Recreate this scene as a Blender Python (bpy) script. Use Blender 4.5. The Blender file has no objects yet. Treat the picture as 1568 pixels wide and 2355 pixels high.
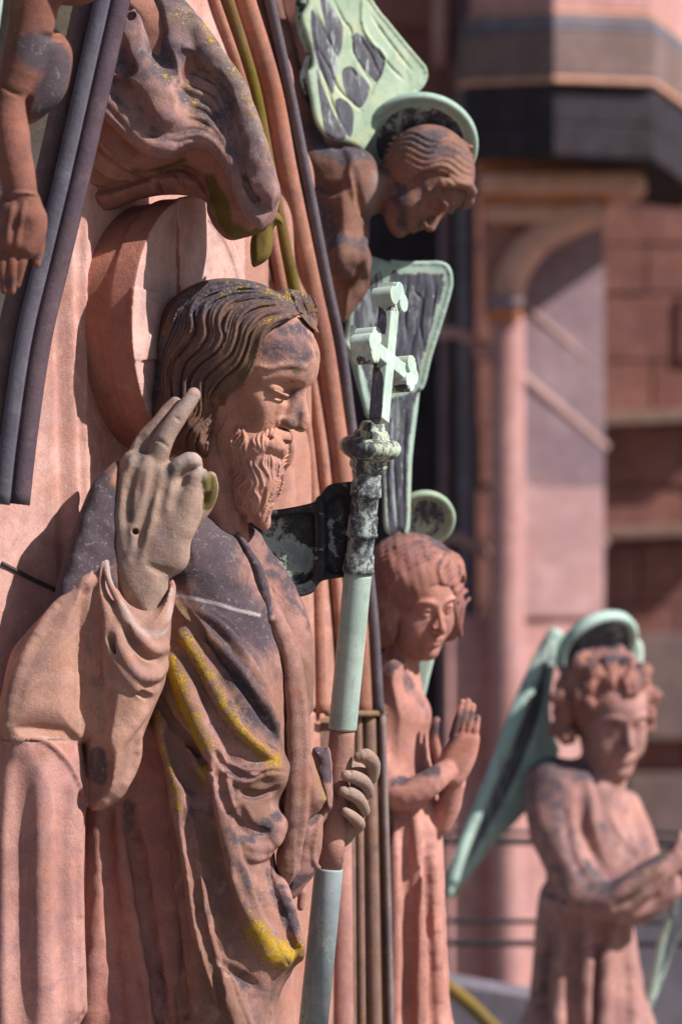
import bpy, math, random, time
import numpy as np
T_START = time.time()
random.seed(7); rng = np.random.default_rng(7)
f32 = np.float32

# ------------------------------------------------------------------ camera
CAM_D = 13.083          # metres from the camera to the statue's plane
scene = bpy.context.scene
cam_data = bpy.data.cameras.new('camera')
cam = bpy.data.objects.new('camera', cam_data)
scene.collection.objects.link(cam)
cam.location = (0, -CAM_D, 0)
cam.rotation_euler = (math.radians(90), 0, 0)
cam_data.sensor_fit = 'VERTICAL'
cam_data.sensor_height = 36
cam_data.sensor_width = 24
cam_data.lens = 200
cam_data.clip_start = 0.5
cam_data.clip_end = 400
cam_data.dof.use_dof = True
cam_data.dof.focus_distance = CAM_D + 0.02
cam_data.dof.aperture_fstop = 2.5
scene.camera = cam
# ------------------------------------------------------------------ sky and sun
SUN_AZ = 21.0      # degrees towards the camera from +X
SUN_EL = 42.0
sd = np.array([math.cos(math.radians(SUN_EL)) * math.cos(math.radians(SUN_AZ)),
               -math.cos(math.radians(SUN_EL)) * math.sin(math.radians(SUN_AZ)),
               math.sin(math.radians(SUN_EL))])
world = bpy.data.worlds.new('World'); scene.world = world
world.use_nodes = True
wn = world.node_tree.nodes; wl = world.node_tree.links
sky = wn.new('ShaderNodeTexSky'); sky.sky_type = 'NISHITA'; sky.sun_disc = False
sky.sun_elevation = math.radians(SUN_EL)
sky.sun_rotation = math.radians(90 + SUN_AZ)
wl.new(sky.outputs[0], wn['Background'].inputs[0])
wn['Background'].inputs[1].default_value = 0.056
sun_data = bpy.data.lights.new('sun', 'SUN'); sun_data.energy = 5.0
sun_data.angle = math.radians(0.5); sun_data.color = (1.0, 0.95, 0.89)
sun = bpy.data.objects.new('sun', sun_data); scene.collection.objects.link(sun)
from mathutils import Vector
sun.rotation_euler = Vector(sd).to_track_quat('Z', 'Y').to_euler()
scene.view_settings.view_transform = 'Standard'
scene.view_settings.look = 'None'
scene.view_settings.exposure = 0.58
scene.view_settings.gamma = 1.0
scene.cycles.use_denoising = True

# ------------------------------------------------------------------ things
class Thing:
    """A thing stands at photo point (px, py) and depth Y (m); its sculpting units are millimetres at its own depth."""
    def __init__(s, name, label, cat, px, py, Y, group=None):
        s.k = (CAM_D + Y) / CAM_D; s.Y = Y
        s.o = bpy.data.objects.new(name, None)
        s.o.empty_display_size = 0.1
        s.origin = np.array([(px-784)*s.k, Y*1000, (1177.5-py)*s.k]) / 1000
        s.o.location = s.origin
        scene.collection.objects.link(s.o)
        s.o['label'] = label; s.o['category'] = cat
        if group: s.o['group'] = group
    def place(s, V):
        V = np.asarray(V, dtype=np.float64)
        W = np.empty_like(V)
        W[:, 0] = (V[:, 0]-784)*s.k; W[:, 1] = V[:, 1]*s.k + s.Y*1000; W[:, 2] = (1177.5+V[:, 2])*s.k
        return W/1000 - s.origin

def make_mesh(name, V, quads, tris=None, attrs=None, smooth=True):
    me = bpy.data.meshes.new(name)
    V = np.asarray(V, dtype=f32)
    nq = 0 if quads is None else len(quads); nt = 0 if tris is None else len(tris)
    me.vertices.add(len(V)); me.vertices.foreach_set('co', V.ravel())
    loops = []
    if nq: loops.append(np.asarray(quads, dtype=np.int32).ravel())
    if nt: loops.append(np.asarray(tris, dtype=np.int32).ravel())
    L = np.concatenate(loops)
    me.loops.add(len(L)); me.loops.foreach_set('vertex_index', L)
    me.polygons.add(nq+nt)
    st = np.concatenate([np.arange(nq)*4, nq*4+np.arange(nt)*3]).astype(np.int32)
    me.polygons.foreach_set('loop_start', st)
    me.update(calc_edges=True); me.validate()
    if smooth: me.polygons.foreach_set('use_smooth', np.ones(nq+nt, dtype=bool))
    if attrs:
        for kx, a in attrs.items():
            at = me.attributes.new(kx, 'FLOAT', 'POINT'); at.data.foreach_set('value', np.asarray(a, dtype=f32))
    return me

def link(name, me, mat, parent, label=None):
    """parent: a Thing or a part object; every part keeps its thing's axes."""
    o = bpy.data.objects.new(name, me); scene.collection.objects.link(o)
    me.materials.append(mat)
    if parent is not None:
        o.parent = parent.o if isinstance(parent, Thing) else parent
    if label: o['label'] = label
    return o

# ------------------------------------------------------------------ curves
def cr(pts, n=None, step=6.0):
    """Catmull-Rom resampling of a polyline (any number of columns)."""
    P = np.asarray(pts, dtype=float)
    if len(P) < 3:
        L = np.linalg.norm(P[1]-P[0]); m = max(2, int(L/step)+1)
        t = np.linspace(0, 1, m)[:, None]; return P[0]*(1-t)+P[1]*t
    Q = np.vstack([2*P[0]-P[1], P, 2*P[-1]-P[-2]]); out = []
    for i in range(1, len(Q)-2):
        a, b, c, d = Q[i-1], Q[i], Q[i+1], Q[i+2]
        m = max(2, int(np.linalg.norm((c-b)[:3])/step)+1)
        t = np.linspace(0, 1, m, endpoint=False)[:, None]
        out.append(0.5*((2*b)+(-a+c)*t+(2*a-5*b+4*c-d)*t*t+(-a+3*b-3*c+d)*t**3))
    out.append(P[-1:]); R = np.vstack(out)
    if n:
        s = np.r_[0, np.cumsum(np.linalg.norm(np.diff(R, axis=0), axis=1))]
        u = np.linspace(0, s[-1], n)
        R = np.stack([np.interp(u, s, R[:, j]) for j in range(R.shape[1])], 1)
    return R

def poly_sd(poly, X, Z):
    """signed distance to a closed 2-D polygon on a grid."""
    P = np.asarray(poly, dtype=float); d = np.full(X.shape, 1e9, dtype=f32); s = np.ones(X.shape, dtype=bool)
    n = len(P); ins = np.zeros(X.shape, dtype=bool)
    for i in range(n):
        a = P[i]; b = P[(i+1) % n]; e = b-a; L2 = e@e
        if L2 < 1e-9: continue
        wx = X-a[0]; wz = Z-a[1]
        t = np.clip((wx*e[0]+wz*e[1])/L2, 0, 1)
        d = np.minimum(d, (wx-e[0]*t)**2+(wz-e[1]*t)**2)
        c = ((a[1] > Z) != (b[1] > Z))
        if abs(e[1]) > 1e-9:
            ins ^= c & (X < e[0]*(Z-a[1])/e[1]+a[0])
    d = np.sqrt(d); return np.where(ins, -d, d).astype(f32)

def closed(pts, step=6.0):
    """smooth closed outline through the points."""
    P = np.asarray(pts, dtype=float); n = len(P); out = []
    for i in range(n):
        a, b, c, d = P[i-1], P[i], P[(i+1) % n], P[(i+2) % n]
        m = max(2, int(np.linalg.norm(c-b)/step)+1)
        t = np.linspace(0, 1, m, endpoint=False)[:, None]
        out.append(0.5*((2*b)+(-a+c)*t+(2*a-5*b+4*c-d)*t*t+(-a+3*b-3*c+d)*t**3))
    return np.vstack(out)

# ------------------------------------------------------------------ sculpting volume
class Vol:
    """x = photo px, y = depth, z = -photo py; negative inside."""
    def __init__(s, x0, x1, p0, p1, y0, y1, res):
        s.smw = 0.35; s.res = res; s.lo = np.array([x0, y0, -p1], dtype=float)
        s.n = np.array([int((x1-x0)/res)+1, int((y1-y0)/res)+1, int((p1-p0)/res)+1])
        s.ax = [(s.lo[i]+res*np.arange(s.n[i])).astype(f32) for i in range(3)]
        s.d = np.full(tuple(s.n), 40.0, dtype=f32); s.paints = []
    def win(s, lo, hi):
        a = np.clip(np.floor((np.array(lo)-s.lo)/s.res).astype(int), 0, s.n)
        b = np.clip(np.ceil((np.array(hi)-s.lo)/s.res).astype(int)+1, 0, s.n)
        if (b <= a).any(): return None
        sl = tuple(slice(a[i], b[i]) for i in range(3))
        return sl, s.ax[0][sl[0]][:, None, None], s.ax[1][sl[1]][None, :, None], s.ax[2][sl[2]][None, None, :]
    def blend(s, sl, v, k, cut=False):
        a = s.d[sl]
        if cut:
            v = -v
            if k > 0:
                h = np.maximum(k-np.abs(a-v), 0)/k; s.d[sl] = np.maximum(a, v)+h*h*(k*0.25)
            else: s.d[sl] = np.maximum(a, v)
        else:
            if k > 0:
                h = np.maximum(k-np.abs(a-v), 0)/k; s.d[sl] = np.minimum(a, v)-h*h*(k*0.25)
            else: s.d[sl] = np.minimum(a, v)
    # points are (px, py, y)
    def ell(s, c, r, k=10, cut=False, M=None):
        """ellipsoid; M rows = its own axes in (x, y, z); r along them"""
        c = np.array([c[0], c[2], -c[1]], dtype=float); r = np.array(r, dtype=float); m = r.max()+k+3*s.res
        if M is None: ext = r+k+3*s.res
        else: ext = np.sqrt(((np.asarray(M)*r[:, None])**2).sum(0))+k+3*s.res
        w = s.win(c-ext, c+ext)
        if w is None: return
        sl, X, Y, Z = w; X = X-f32(c[0]); Y = Y-f32(c[1]); Z = Z-f32(c[2])
        if M is None: a, b, g = X, Y, Z
        else:
            M = np.asarray(M, dtype=f32)
            a = M[0, 0]*X+M[0, 1]*Y+M[0, 2]*Z; b = M[1, 0]*X+M[1, 1]*Y+M[1, 2]*Z; g = M[2, 0]*X+M[2, 1]*Y+M[2, 2]*Z
        r = r.astype(f32)
        k0 = np.sqrt((a/r[0])**2+(b/r[1])**2+(g/r[2])**2)
        k1 = np.sqrt((a/r[0]**2)**2+(b/r[1]**2)**2+(g/r[2]**2)**2)+f32(1e-9)
        s.blend(sl, k0*(k0-1)/k1, k, cut)
    def seg(s, a, b, ra, rb, k=6, cut=False):
        """round cone between sculpt points (x, y, z)"""
        a = np.asarray(a, dtype=float); b = np.asarray(b, dtype=float); m = max(ra, rb)+k+2*s.res
        w = s.win(np.minimum(a, b)-m, np.maximum(a, b)+m)
        if w is None: return
        sl, X, Y, Z = w; e = (b-a).astype(f32); L = float(e@e)+1e-6
        X = X-f32(a[0]); Y = Y-f32(a[1]); Z = Z-f32(a[2])
        t = np.clip((X*e[0]+Y*e[1]+Z*e[2])/f32(L), 0, 1)
        v = np.sqrt((X-e[0]*t)**2+(Y-e[1]*t)**2+(Z-e[2]*t)**2)-(f32(ra)+f32(rb-ra)*t)
        s.blend(sl, v, k, cut)
    def tube(s, pts, r, k=8, cut=False, step=None):
        """pts (px, py, y); r scalar or list"""
        P = np.asarray(pts, dtype=float); R = np.full(len(P), r, dtype=float) if np.isscalar(r) else np.asarray(r, dtype=float)
        Q = np.column_stack([P[:, 0], P[:, 2], -P[:, 1], R])
        Q = cr(Q, step=step or max(6, R.mean()*0.7))
        s._chain(Q, k, cut)
    def _chain(s, Q, k, cut):
        """a chain is gathered in its own field first, so its joints leave no beads"""
        lo = (Q[:, :3]-Q[:, 3:4]).min(0)-k-2*s.res; hi = (Q[:, :3]+Q[:, 3:4]).max(0)+k+2*s.res
        w = s.win(lo, hi)
        if w is None: return
        sl = w[0]
        tmp = Vol.__new__(Vol); tmp.res = s.res; tmp.lo = np.array([s.ax[i][sl[i]][0] for i in range(3)], dtype=float)
        tmp.ax = [s.ax[i][sl[i]] for i in range(3)]; tmp.n = np.array([len(q) for q in tmp.ax])
        if tmp.n.prod() > 6e6 or len(Q) > 1:
            pass
        tmp.d = np.full(tuple(tmp.n), 60.0, dtype=f32)
        m = max(k, 1)
        for i in range(len(Q)-1):
            a, b = Q[i], Q[i+1]; mm = max(a[3], b[3])+m+2*s.res
            w2 = tmp.win(np.minimum(a[:3], b[:3])-mm, np.maximum(a[:3], b[:3])+mm)
            if w2 is None: continue
            q, X, Y, Z = w2; e = (b[:3]-a[:3]).astype(f32); L = float(e@e)+1e-6
            X = X-f32(a[0]); Y = Y-f32(a[1]); Z = Z-f32(a[2])
            t = np.clip((X*e[0]+Y*e[1]+Z*e[2])/f32(L), 0, 1)
            v = np.sqrt((X-e[0]*t)**2+(Y-e[1]*t)**2+(Z-e[2]*t)**2)-(f32(a[3])+f32(b[3]-a[3])*t)
            tmp.d[q] = np.minimum(tmp.d[q], v)
        s.blend(sl, tmp.d, k, cut)
    def pillow(s, poly, yc, T, W, k=10, cut=False, yx=0.0, yp=0.0, smooth=True, ref=None):
        """outline (px, py) given thickness: half depth T in its middle, falling off in an ellipse over W from the edge.
        yx, yp: how its middle plane slopes with px and py"""
        P = np.array(poly, dtype=float); P[:, 1] *= -1
        if smooth: P = closed(P, step=10)
        lo = P.min(0)-k-3*s.res; hi = P.max(0)+k+3*s.res
        rx, rp = ref if ref else (np.mean([q[0] for q in poly]), np.mean([q[1] for q in poly]))
        w = s.win((lo[0], s.lo[1], lo[1]), (hi[0], s.lo[1]+s.n[1]*s.res, hi[1]))
        if w is None: return
        sl, X, Y, Z = w
        XX, ZZ = np.broadcast_arrays(X[:, 0, :], Z[:, 0, :])
        sd2 = poly_sd(P, XX, ZZ)
        yy = (yc + yx*(XX-rx) + yp*(-ZZ-rp)).astype(f32)
        q0 = np.maximum(W+sd2, 0)[:, None, :]
        q1 = np.abs(Y-yy[:, None, :])*f32(W/T)
        v = (np.sqrt(q0*q0+q1*q1)-W)
        g = np.where(q1 > q0, f32(min(1.0, T/W)), f32(1.0))
        v = v*g if T < W else v
        s.blend(sl, v.astype(f32), k, cut)
    def halfspace(s, n, c, k=0):
        """keep the side against n"""
        n = np.array([n[0], n[2], -n[1]], dtype=f32); n /= np.linalg.norm(n)
        X, Y, Z = s.ax[0][:, None, None], s.ax[1][None, :, None], s.ax[2][None, None, :]
        v = (X-f32(c[0]))*n[0]+(Y-f32(c[2]))*n[1]+(Z+f32(c[1]))*n[2]
        s.blend((slice(None),)*3, -v, k, True)
    # ---- surface seen from the camera's side
    def fix(s, sm=2):
        ins = s.d < 0
        hit = ins.any(1); j = ins.argmax(1); j1 = np.clip(j, 1, None)
        I, K = np.indices(j.shape)
        d1 = s.d[I, j1, K]; d0 = s.d[I, j1-1, K]
        t = d0/np.maximum(d0-d1, 1e-6)
        y = s.lo[1]+(j1-1+np.clip(t, 0, 1))*s.res
        s.ys = np.where(hit, y, np.nan)
        f = np.where(hit, y, 0.0); wgt = hit.astype(float)
        for _ in range(3):
            for axx in (0, 1):
                f = (np.roll(f, 1, axx)+f+np.roll(f, -1, axx))/3; wgt = (np.roll(wgt, 1, axx)+wgt+np.roll(wgt, -1, axx))/3
        g = f/np.maximum(wgt, 1e-6)
        s.sy = np.where(wgt > 0.02, g, np.nan)
    def snap(s, px, py):
        px = np.asarray(px, dtype=float); z = -np.asarray(py, dtype=float)
        i = np.clip((px-s.lo[0])/s.res, 1, s.n[0]-2).astype(int); kk = np.clip((z-s.lo[2])/s.res, 1, s.n[2]-2).astype(int)
        y = s.sy[i, kk]
        gx = (s.sy[np.clip(i+2, 0, s.n[0]-1), kk]-s.sy[np.clip(i-2, 0, s.n[0]-1), kk])/(4*s.res)
        gz = (s.sy[i, np.clip(kk+2, 0, s.n[2]-1)]-s.sy[i, np.clip(kk-2, 0, s.n[2]-1)])/(4*s.res)
        gx = np.clip(np.nan_to_num(gx), -2.5, 2.5); gz = np.clip(np.nan_to_num(gz), -2.5, 2.5)
        N = np.stack([gx, -np.ones_like(gx), gz], 1); N /= np.linalg.norm(N, axis=1)[:, None]
        return y, N
    def stroke(s, pts, r, h, k=None, cut=False, taper=0.25, dy=0.0, step=None):
        """a ridge (or groove) of radius r laid on the front surface, rising (sinking) by h"""
        P = cr(np.asarray(pts, dtype=float), step=step or max(s.res*2, (r if np.isscalar(r) else np.mean(r))*0.8))
        y, N = s.snap(P[:, 0], P[:, 1]); ok = ~np.isnan(y)
        if ok.sum() < 2: return
        n = len(P); u = np.linspace(0, 1, n)
        rr = np.full(n, r, dtype=float) if np.isscalar(r) else np.interp(u, np.linspace(0, 1, len(r)), r)
        if taper > 0:
            tp = np.clip(np.minimum(u, 1-u)/taper, 0, 1)**0.5
        else: tp = np.ones(n)
        hh = h*tp
        B = np.column_stack([P[:, 0], y+dy, -P[:, 1]])
        C = B+N*((hh-rr) if not cut else (rr-hh))[:, None]
        Q = np.column_stack([C, rr])
        if k is None: k = r if np.isscalar(r) else float(np.mean(r))
        run = []
        for i in range(n):
            if ok[i] and (not run or np.linalg.norm(C[i]-C[i-1]) < 60): run.append(Q[i])
            else:
                if len(run) > 1: s._chain(np.array(run), k, cut)
                run = [Q[i]] if ok[i] else []
        if len(run) > 1: s._chain(np.array(run), k, cut)
    def paint(s, ch, pts, r, amt=1.0, soft=0.5):
        """a stain or painted shade of its own shape; pts (px, py) on the front surface or (px, py, y)"""
        s.paints.append((ch, np.asarray(pts, dtype=float), r, amt, soft))
    def wob(s, amp, wl=60.0, seed=0):
        g = np.random.default_rng(seed)
        X, Y, Z = s.ax[0][:, None, None], s.ax[1][None, :, None], s.ax[2][None, None, :]
        tot = np.zeros_like(s.d)
        for i in range(5):
            v = g.normal(size=3); v /= np.linalg.norm(v); v *= 2*math.pi/(wl*g.uniform(0.6, 1.5))
            ph = g.uniform(0, 6.28)
            tot += np.sin(f32(v[0])*X+f32(v[1])*Y+f32(v[2])*Z+f32(ph))
        s.d += tot*f32(amp*0.45)
    def mesh(s, smooth_it=1):
        d = s.d
        d[0] = d[-1] = 5; d[:, 0] = d[:, -1] = 5; d[:, :, 0] = d[:, :, -1] = 5
        d = np.where(np.abs(d) < 1e-4, f32(1e-4), d)
        S = (d < 0)
        c = np.zeros(tuple(s.n-1), dtype=np.uint8)
        offs = [(a, b, g) for a in (0, 1) for b in (0, 1) for g in (0, 1)]
        nx, ny, nz = s.n
        for a, b, g in offs: c += S[a:nx-1+a, b:ny-1+b, g:nz-1+g]
        act = (c > 0) & (c < 8); cell = np.argwhere(act).astype(np.int32)
        idm = np.full(tuple(s.n-1), -1, dtype=np.int32); idm[act] = np.arange(len(cell), dtype=np.int32)
        acc = np.zeros((len(cell), 3), dtype=f32); cnt = np.zeros(len(cell), dtype=f32)
        D = {o: d[cell[:, 0]+o[0], cell[:, 1]+o[1], cell[:, 2]+o[2]] for o in offs}
        for o in offs:
            for axx in range(3):
                if o[axx]: continue
                p = list(o); p[axx] = 1; p = tuple(p)
                a, b = D[o], D[p]; m = (a < 0) != (b < 0)
                t = np.where(m, a/np.where(m, a-b, 1), 0)
                for q in range(3):
                    acc[:, q] += np.where(m, (t if q == axx else f32(o[q])), 0)
                cnt += m
        V = (cell+acc/cnt[:, None])*s.res+s.lo
        quads = []
        for axx in range(3):
            sl0 = [slice(1, -1)]*3; sl1 = [slice(1, -1)]*3
            sl0[axx] = slice(0, s.n[axx]-1); sl1[axx] = slice(1, s.n[axx])
            A = S[tuple(sl0)]; B = S[tuple(sl1)]
            cr_ = np.argwhere(A != B)
            if not len(cr_): continue
            sg = A[cr_[:, 0], cr_[:, 1], cr_[:, 2]]
            base = cr_.copy()
            for q in range(3):
                if q != axx: base[:, q] += 1
            u, v = [(1, 2), (2, 0), (0, 1)][axx]
            def cid(du, dv):
                z = base.copy(); z[:, u] += du; z[:, v] += dv
                return idm[z[:, 0], z[:, 1], z[:, 2]]
            Q = np.stack([cid(-1, -1), cid(0, -1), cid(0, 0), cid(-1, 0)], 1)
            Q[~sg] = Q[~sg][:, ::-1]
            quads.append(Q)
        Q = np.vstack(quads); Q = Q[(Q >= 0).all(1)]
        for _ in range(smooth_it):          # light smoothing
            sm = np.zeros_like(V); ct = np.zeros(len(V))
            for a, b in ((0, 1), (1, 2), (2, 3), (3, 0)):
                for q in range(3):
                    sm[:, q] += np.bincount(Q[:, a], V[Q[:, b], q], len(V))+np.bincount(Q[:, b], V[Q[:, a], q], len(V))
                ct += np.bincount(Q[:, a], minlength=len(V))+np.bincount(Q[:, b], minlength=len(V))
            V = np.where(ct[:, None] > 0, (1-s.smw)*V+s.smw*sm/np.maximum(ct, 1)[:, None], V)
        return V, Q
    def emit(s, name, thing, mat, parent=None, label=None, xf=None, chans=('soot_shade', 'lichen', 'moss', 'pale'), smooth_it=1):
        V, Q = s.mesh(smooth_it)
        attrs = {}
        for ch in chans: attrs[ch] = np.zeros(len(V))
        if s.paints:
            if not hasattr(s, 'sy'): s.fix()
            for ch, P, r, amt, soft in s.paints:
                if ch == 'lichen': r, soft = r*1.3, 1.0
                if P.ndim == 1: P = P[None]
                if P.shape[1] == 2:
                    P = cr(P, step=max(2.5, r*0.4)) if len(P) > 1 else P
                    y, _ = s.snap(P[:, 0], P[:, 1]); ok = ~np.isnan(y); P = P[ok]; y = y[ok]
                    C = np.column_stack([P[:, 0], y, -P[:, 1]])
                else: C = np.column_stack([P[:, 0], P[:, 2], -P[:, 1]])
                if not len(C): continue
                lo = C.min(0)-r; hi = C.max(0)+r
                m = np.where(((V > lo) & (V < hi)).all(1))[0]
                if not len(m): continue
                best = np.full(len(m), 1e9)
                for c_ in C:
                    best = np.minimum(best, ((V[m]-c_)**2).sum(1))
                f = np.clip((1-np.sqrt(best)/r)/soft, 0, 1)*amt
                attrs[ch][m] = np.maximum(attrs[ch][m], f)
        W = V if xf is None else xf(V)
        W = thing.place(W)
        if xf is None: Qf = Q
        else: Qf = Q
        me = make_mesh(name, W, Qf, attrs=attrs)
        s.d = None
        return link(name, me, mat, parent if parent is not None else thing, label)

def frame(O, yaw, pitch, roll=0.0):
    """head frame: rows F (forward), S (towards the near side), U (up) in (x, y, z)"""
    t, p, r = map(math.radians, (yaw, pitch, roll))
    F = np.array([math.cos(p)*math.cos(t), -math.cos(p)*math.sin(t), -math.sin(p)])
    S = np.array([-math.sin(t), -math.cos(t), 0.0])
    U = np.cross(S, F); U = U if U[2] > 0 else -U
    if roll:
        S, U = S*math.cos(r)+U*math.sin(r), -S*math.sin(r)+U*math.cos(r)
    return np.array(O, dtype=float), np.array([F, S, U])

class Fr:
    """points given as (f, s, u) in head heights become sculpt points"""
    def __init__(s, vol, O, M, H): s.v = vol; s.O = np.array([O[0], O[2], -O[1]]); s.M = M; s.H = H
    def p(s, q): return s.O+(np.asarray(q, dtype=float)*s.H)@s.M
    def pp(s, q): w = s.p(q); return (w[0], -w[2], w[1])
    def ell(s, c, r, k=0.03, cut=False, M=None):
        s.v.ell(s.pp(c), np.array(r)*s.H, k*s.H, cut, s.M if M is None else M)
    def tube(s, pts, r, k=0.02, cut=False):
        P = [s.pp(q) for q in pts]; s.v.tube(P, (np.array(r)*s.H) if not np.isscalar(r) else r*s.H, k*s.H, cut)

def ppoly(v, ch, poly, amt=1.0, soft=8.0):
    v.polyp = getattr(v, 'polyp', []); v.polyp.append((ch, poly, amt, soft))
_old_emit = Vol.emit
def _emit(s, name, thing, mat, **kw):
    polyp = getattr(s, 'polyp', [])
    if not polyp: return _old_emit(s, name, thing, mat, **kw)
    keep = {}
    om = s.mesh
    def mm(it=1):
        V, Q = om(it); keep['V'] = V; return V, Q
    s.mesh = mm
    o = _old_emit(s, name, thing, mat, **kw); V = keep['V']
    for ch, poly, amt, soft in polyp:
        P = closed(poly, 12); sd = poly_sd(P, V[:, 0], -V[:, 2])
        at = o.data.attributes[ch]; a = np.zeros(len(V), dtype=f32); at.data.foreach_get('value', a)
        f = np.clip(-sd/soft, 0, 1)*amt
        a = np.maximum(a, f) if amt > 0 else np.minimum(a, f)
        at.data.foreach_set('value', a.astype(f32))
    return o
Vol.emit = _emit
ONLY = None   # a list of names builds only those groups
def want(k): return ONLY is None or k in ONLY
# ------------------------------------------------------------------ materials
def nd(nt, typ, **kw):
    n = nt.nodes.new(typ)
    for a, b in kw.items():
        if a.startswith('i_'): n.inputs[a[2:].replace('_', ' ')].default_value = b
        else: setattr(n, a, b)
    return n
def mathn(nt, op, a, b=None, c=None, clamp=False):
    n = nt.nodes.new('ShaderNodeMath'); n.operation = op; n.use_clamp = clamp
    for i, v in enumerate((a, b, c)):
        if v is None: continue
        if isinstance(v, (int, float)): n.inputs[i].default_value = v
        else: nt.links.new(v, n.inputs[i])
    return n.outputs[0]
def mixc(nt, f, a, b, mode='MIX'):
    n = nt.nodes.new('ShaderNodeMix'); n.data_type = 'RGBA'; n.blend_type = mode
    for s_, v in ((n.inputs[0], f), (n.inputs[6], a), (n.inputs[7], b)):
        if isinstance(v, (int, float)): s_.default_value = v
        elif isinstance(v, tuple): s_.default_value = (*v, 1)
        else: nt.links.new(v, s_)
    return n.outputs[2]
def noise(nt, vec, scale, detail=4, rough=0.6, dist=0.0):
    n = nt.nodes.new('ShaderNodeTexNoise'); n.inputs['Scale'].default_value = scale; n.inputs['Detail'].default_value = detail
    n.inputs['Roughness'].default_value = rough; n.inputs['Distortion'].default_value = dist
    nt.links.new(vec, n.inputs['Vector']); return n.outputs[0]
def ramp(nt, v, lo, hi):
    n = nt.nodes.new('ShaderNodeMapRange'); n.interpolation_type = 'SMOOTHSTEP'
    n.inputs[1].default_value = lo; n.inputs[2].default_value = hi; nt.links.new(v, n.inputs[0]); return n.outputs[0]
def mapping(nt, vec, scale=(1, 1, 1), loc=(0, 0, 0), rot=(0, 0, 0)):
    n = nt.nodes.new('ShaderNodeMapping'); n.inputs['Scale'].default_value = scale; n.inputs['Location'].default_value = loc
    n.inputs['Rotation'].default_value = rot
    nt.links.new(vec, n.inputs['Vector']); return n.outputs[0]
def attr(nt, name):
    n = nt.nodes.new('ShaderNodeAttribute'); n.attribute_name = name; return n.outputs['Fac']
def new_mat(name):
    m = bpy.data.materials.new(name); m.use_nodes = True; nt = m.node_tree
    return m, nt, nt.nodes['Principled BSDF']
SOOT = (0.058, 0.05, 0.066)
def stone(name, c1, c2, up_soot=0.3, grime=0.25, sootc=SOOT, tool=0.0, grain=1.0, lich=(0.43, 0.26, 0.008), up_lich=0.0, dens=1.0, veil_amt=0.55, rust_amt=0.45):
    m, nt, bs = new_mat(name); tc = nt.nodes.new('ShaderNodeTexCoord'); V = tc.outputs['Object']
    big = noise(nt, V, 3.2, 3, 0.55); mid = noise(nt, V, 17, 5, 0.65, 0.6); fine = noise(nt, V, 300, 3, 0.75)
    col = mixc(nt, ramp(nt, big, 0.36, 0.64), c1, c2)
    dk = tuple(x*0.72 for x in c1); lt = tuple(min(1, x*1.28+0.01) for x in c2)
    col = mixc(nt, mathn(nt, 'MULTIPLY', ramp(nt, mid, 0.50, 0.72), 0.5), col, lt)
    col = mixc(nt, mathn(nt, 'MULTIPLY', ramp(nt, mid, 0.50, 0.30), 0.55), col, dk)
    # mineral veils: violet and rusty drifts, rain streaks
    veil = ramp(nt, noise(nt, V, 6.5, 6, 0.7, 1.4), 0.46, 0.66)
    col = mixc(nt, mathn(nt, 'MULTIPLY', veil, veil_amt), col, tuple(x*0.66+y*0.10 for x, y in zip(c1, (0.40, 0.28, 0.55))))
    rust = ramp(nt, noise(nt, mapping(nt, V, (1, 1, 1), (3.1, 7.7, 1.3)), 8, 6, 0.7, 1.0), 0.52, 0.70)
    col = mixc(nt, mathn(nt, 'MULTIPLY', rust, rust_amt), col, (c2[0]*1.0, c2[1]*0.72, c2[2]*0.52))
    stk = ramp(nt, noise(nt, mapping(nt, V, (1, 1, 0.12)), 30, 5, 0.65), 0.50, 0.72)
    col = mixc(nt, mathn(nt, 'MULTIPLY', stk, 0.38), col, dk)
    # sooty crust: where it was painted on (some strokes paint shade), on faces that catch the rain, and in drifting patches
    geo = nt.nodes.new('ShaderNodeNewGeometry'); sp = nt.nodes.new('ShaderNodeSeparateXYZ'); nt.links.new(geo.outputs['Normal'], sp.inputs[0])
    up = mathn(nt, 'MULTIPLY', ramp(nt, sp.outputs[2], 0.15, 0.85), up_soot)
    pn = noise(nt, V, 12, 8, 0.74, 0.6)
    patch = mathn(nt, 'MULTIPLY', ramp(nt, noise(nt, V, 5.5, 5, 0.6, 1.0), 0.52, 0.70), grime)
    s0 = mathn(nt, 'ADD', mathn(nt, 'ADD', attr(nt, 'soot_shade'), up), patch)
    s1 = mathn(nt, 'ADD', s0, mathn(nt, 'MULTIPLY', mathn(nt, 'SUBTRACT', pn, 0.5), 2.2))
    sm = mathn(nt, 'MULTIPLY', ramp(nt, s1, 0.22, 0.95), 0.92)
    col = mixc(nt, sm, col, sootc)
    # moss
    ms = mathn(nt, 'ADD', attr(nt, 'moss'), mathn(nt, 'MULTIPLY', mathn(nt, 'SUBTRACT', noise(nt, V, 22, 5, 0.7), 0.5), 1.2))
    col = mixc(nt, mathn(nt, 'MULTIPLY', ramp(nt, ms, 0.35, 0.85), 0.85), col, (0.105, 0.085, 0.010))
    # pale worn lines and mortar
    col = mixc(nt, mathn(nt, 'MULTIPLY', attr(nt, 'pale'), 0.8), col, (0.42, 0.36, 0.36))
    # yellow lichen, speckled
    spk = noise(nt, V, 190, 3, 0.75); blot = noise(nt, V, 34, 5, 0.7)
    lf = mathn(nt, 'ADD', attr(nt, 'lichen'), mathn(nt, 'MULTIPLY', ramp(nt, sp.outputs[2], 0.1, 0.7), up_lich))
    la = mathn(nt, 'ADD', mathn(nt, 'MULTIPLY', lf, 0.78*dens), mathn(nt, 'MULTIPLY', mathn(nt, 'SUBTRACT', spk, 0.5), 2.3))
    la = mathn(nt, 'ADD', la, mathn(nt, 'MULTIPLY', mathn(nt, 'SUBTRACT', blot, 0.5), 1.5))
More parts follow.
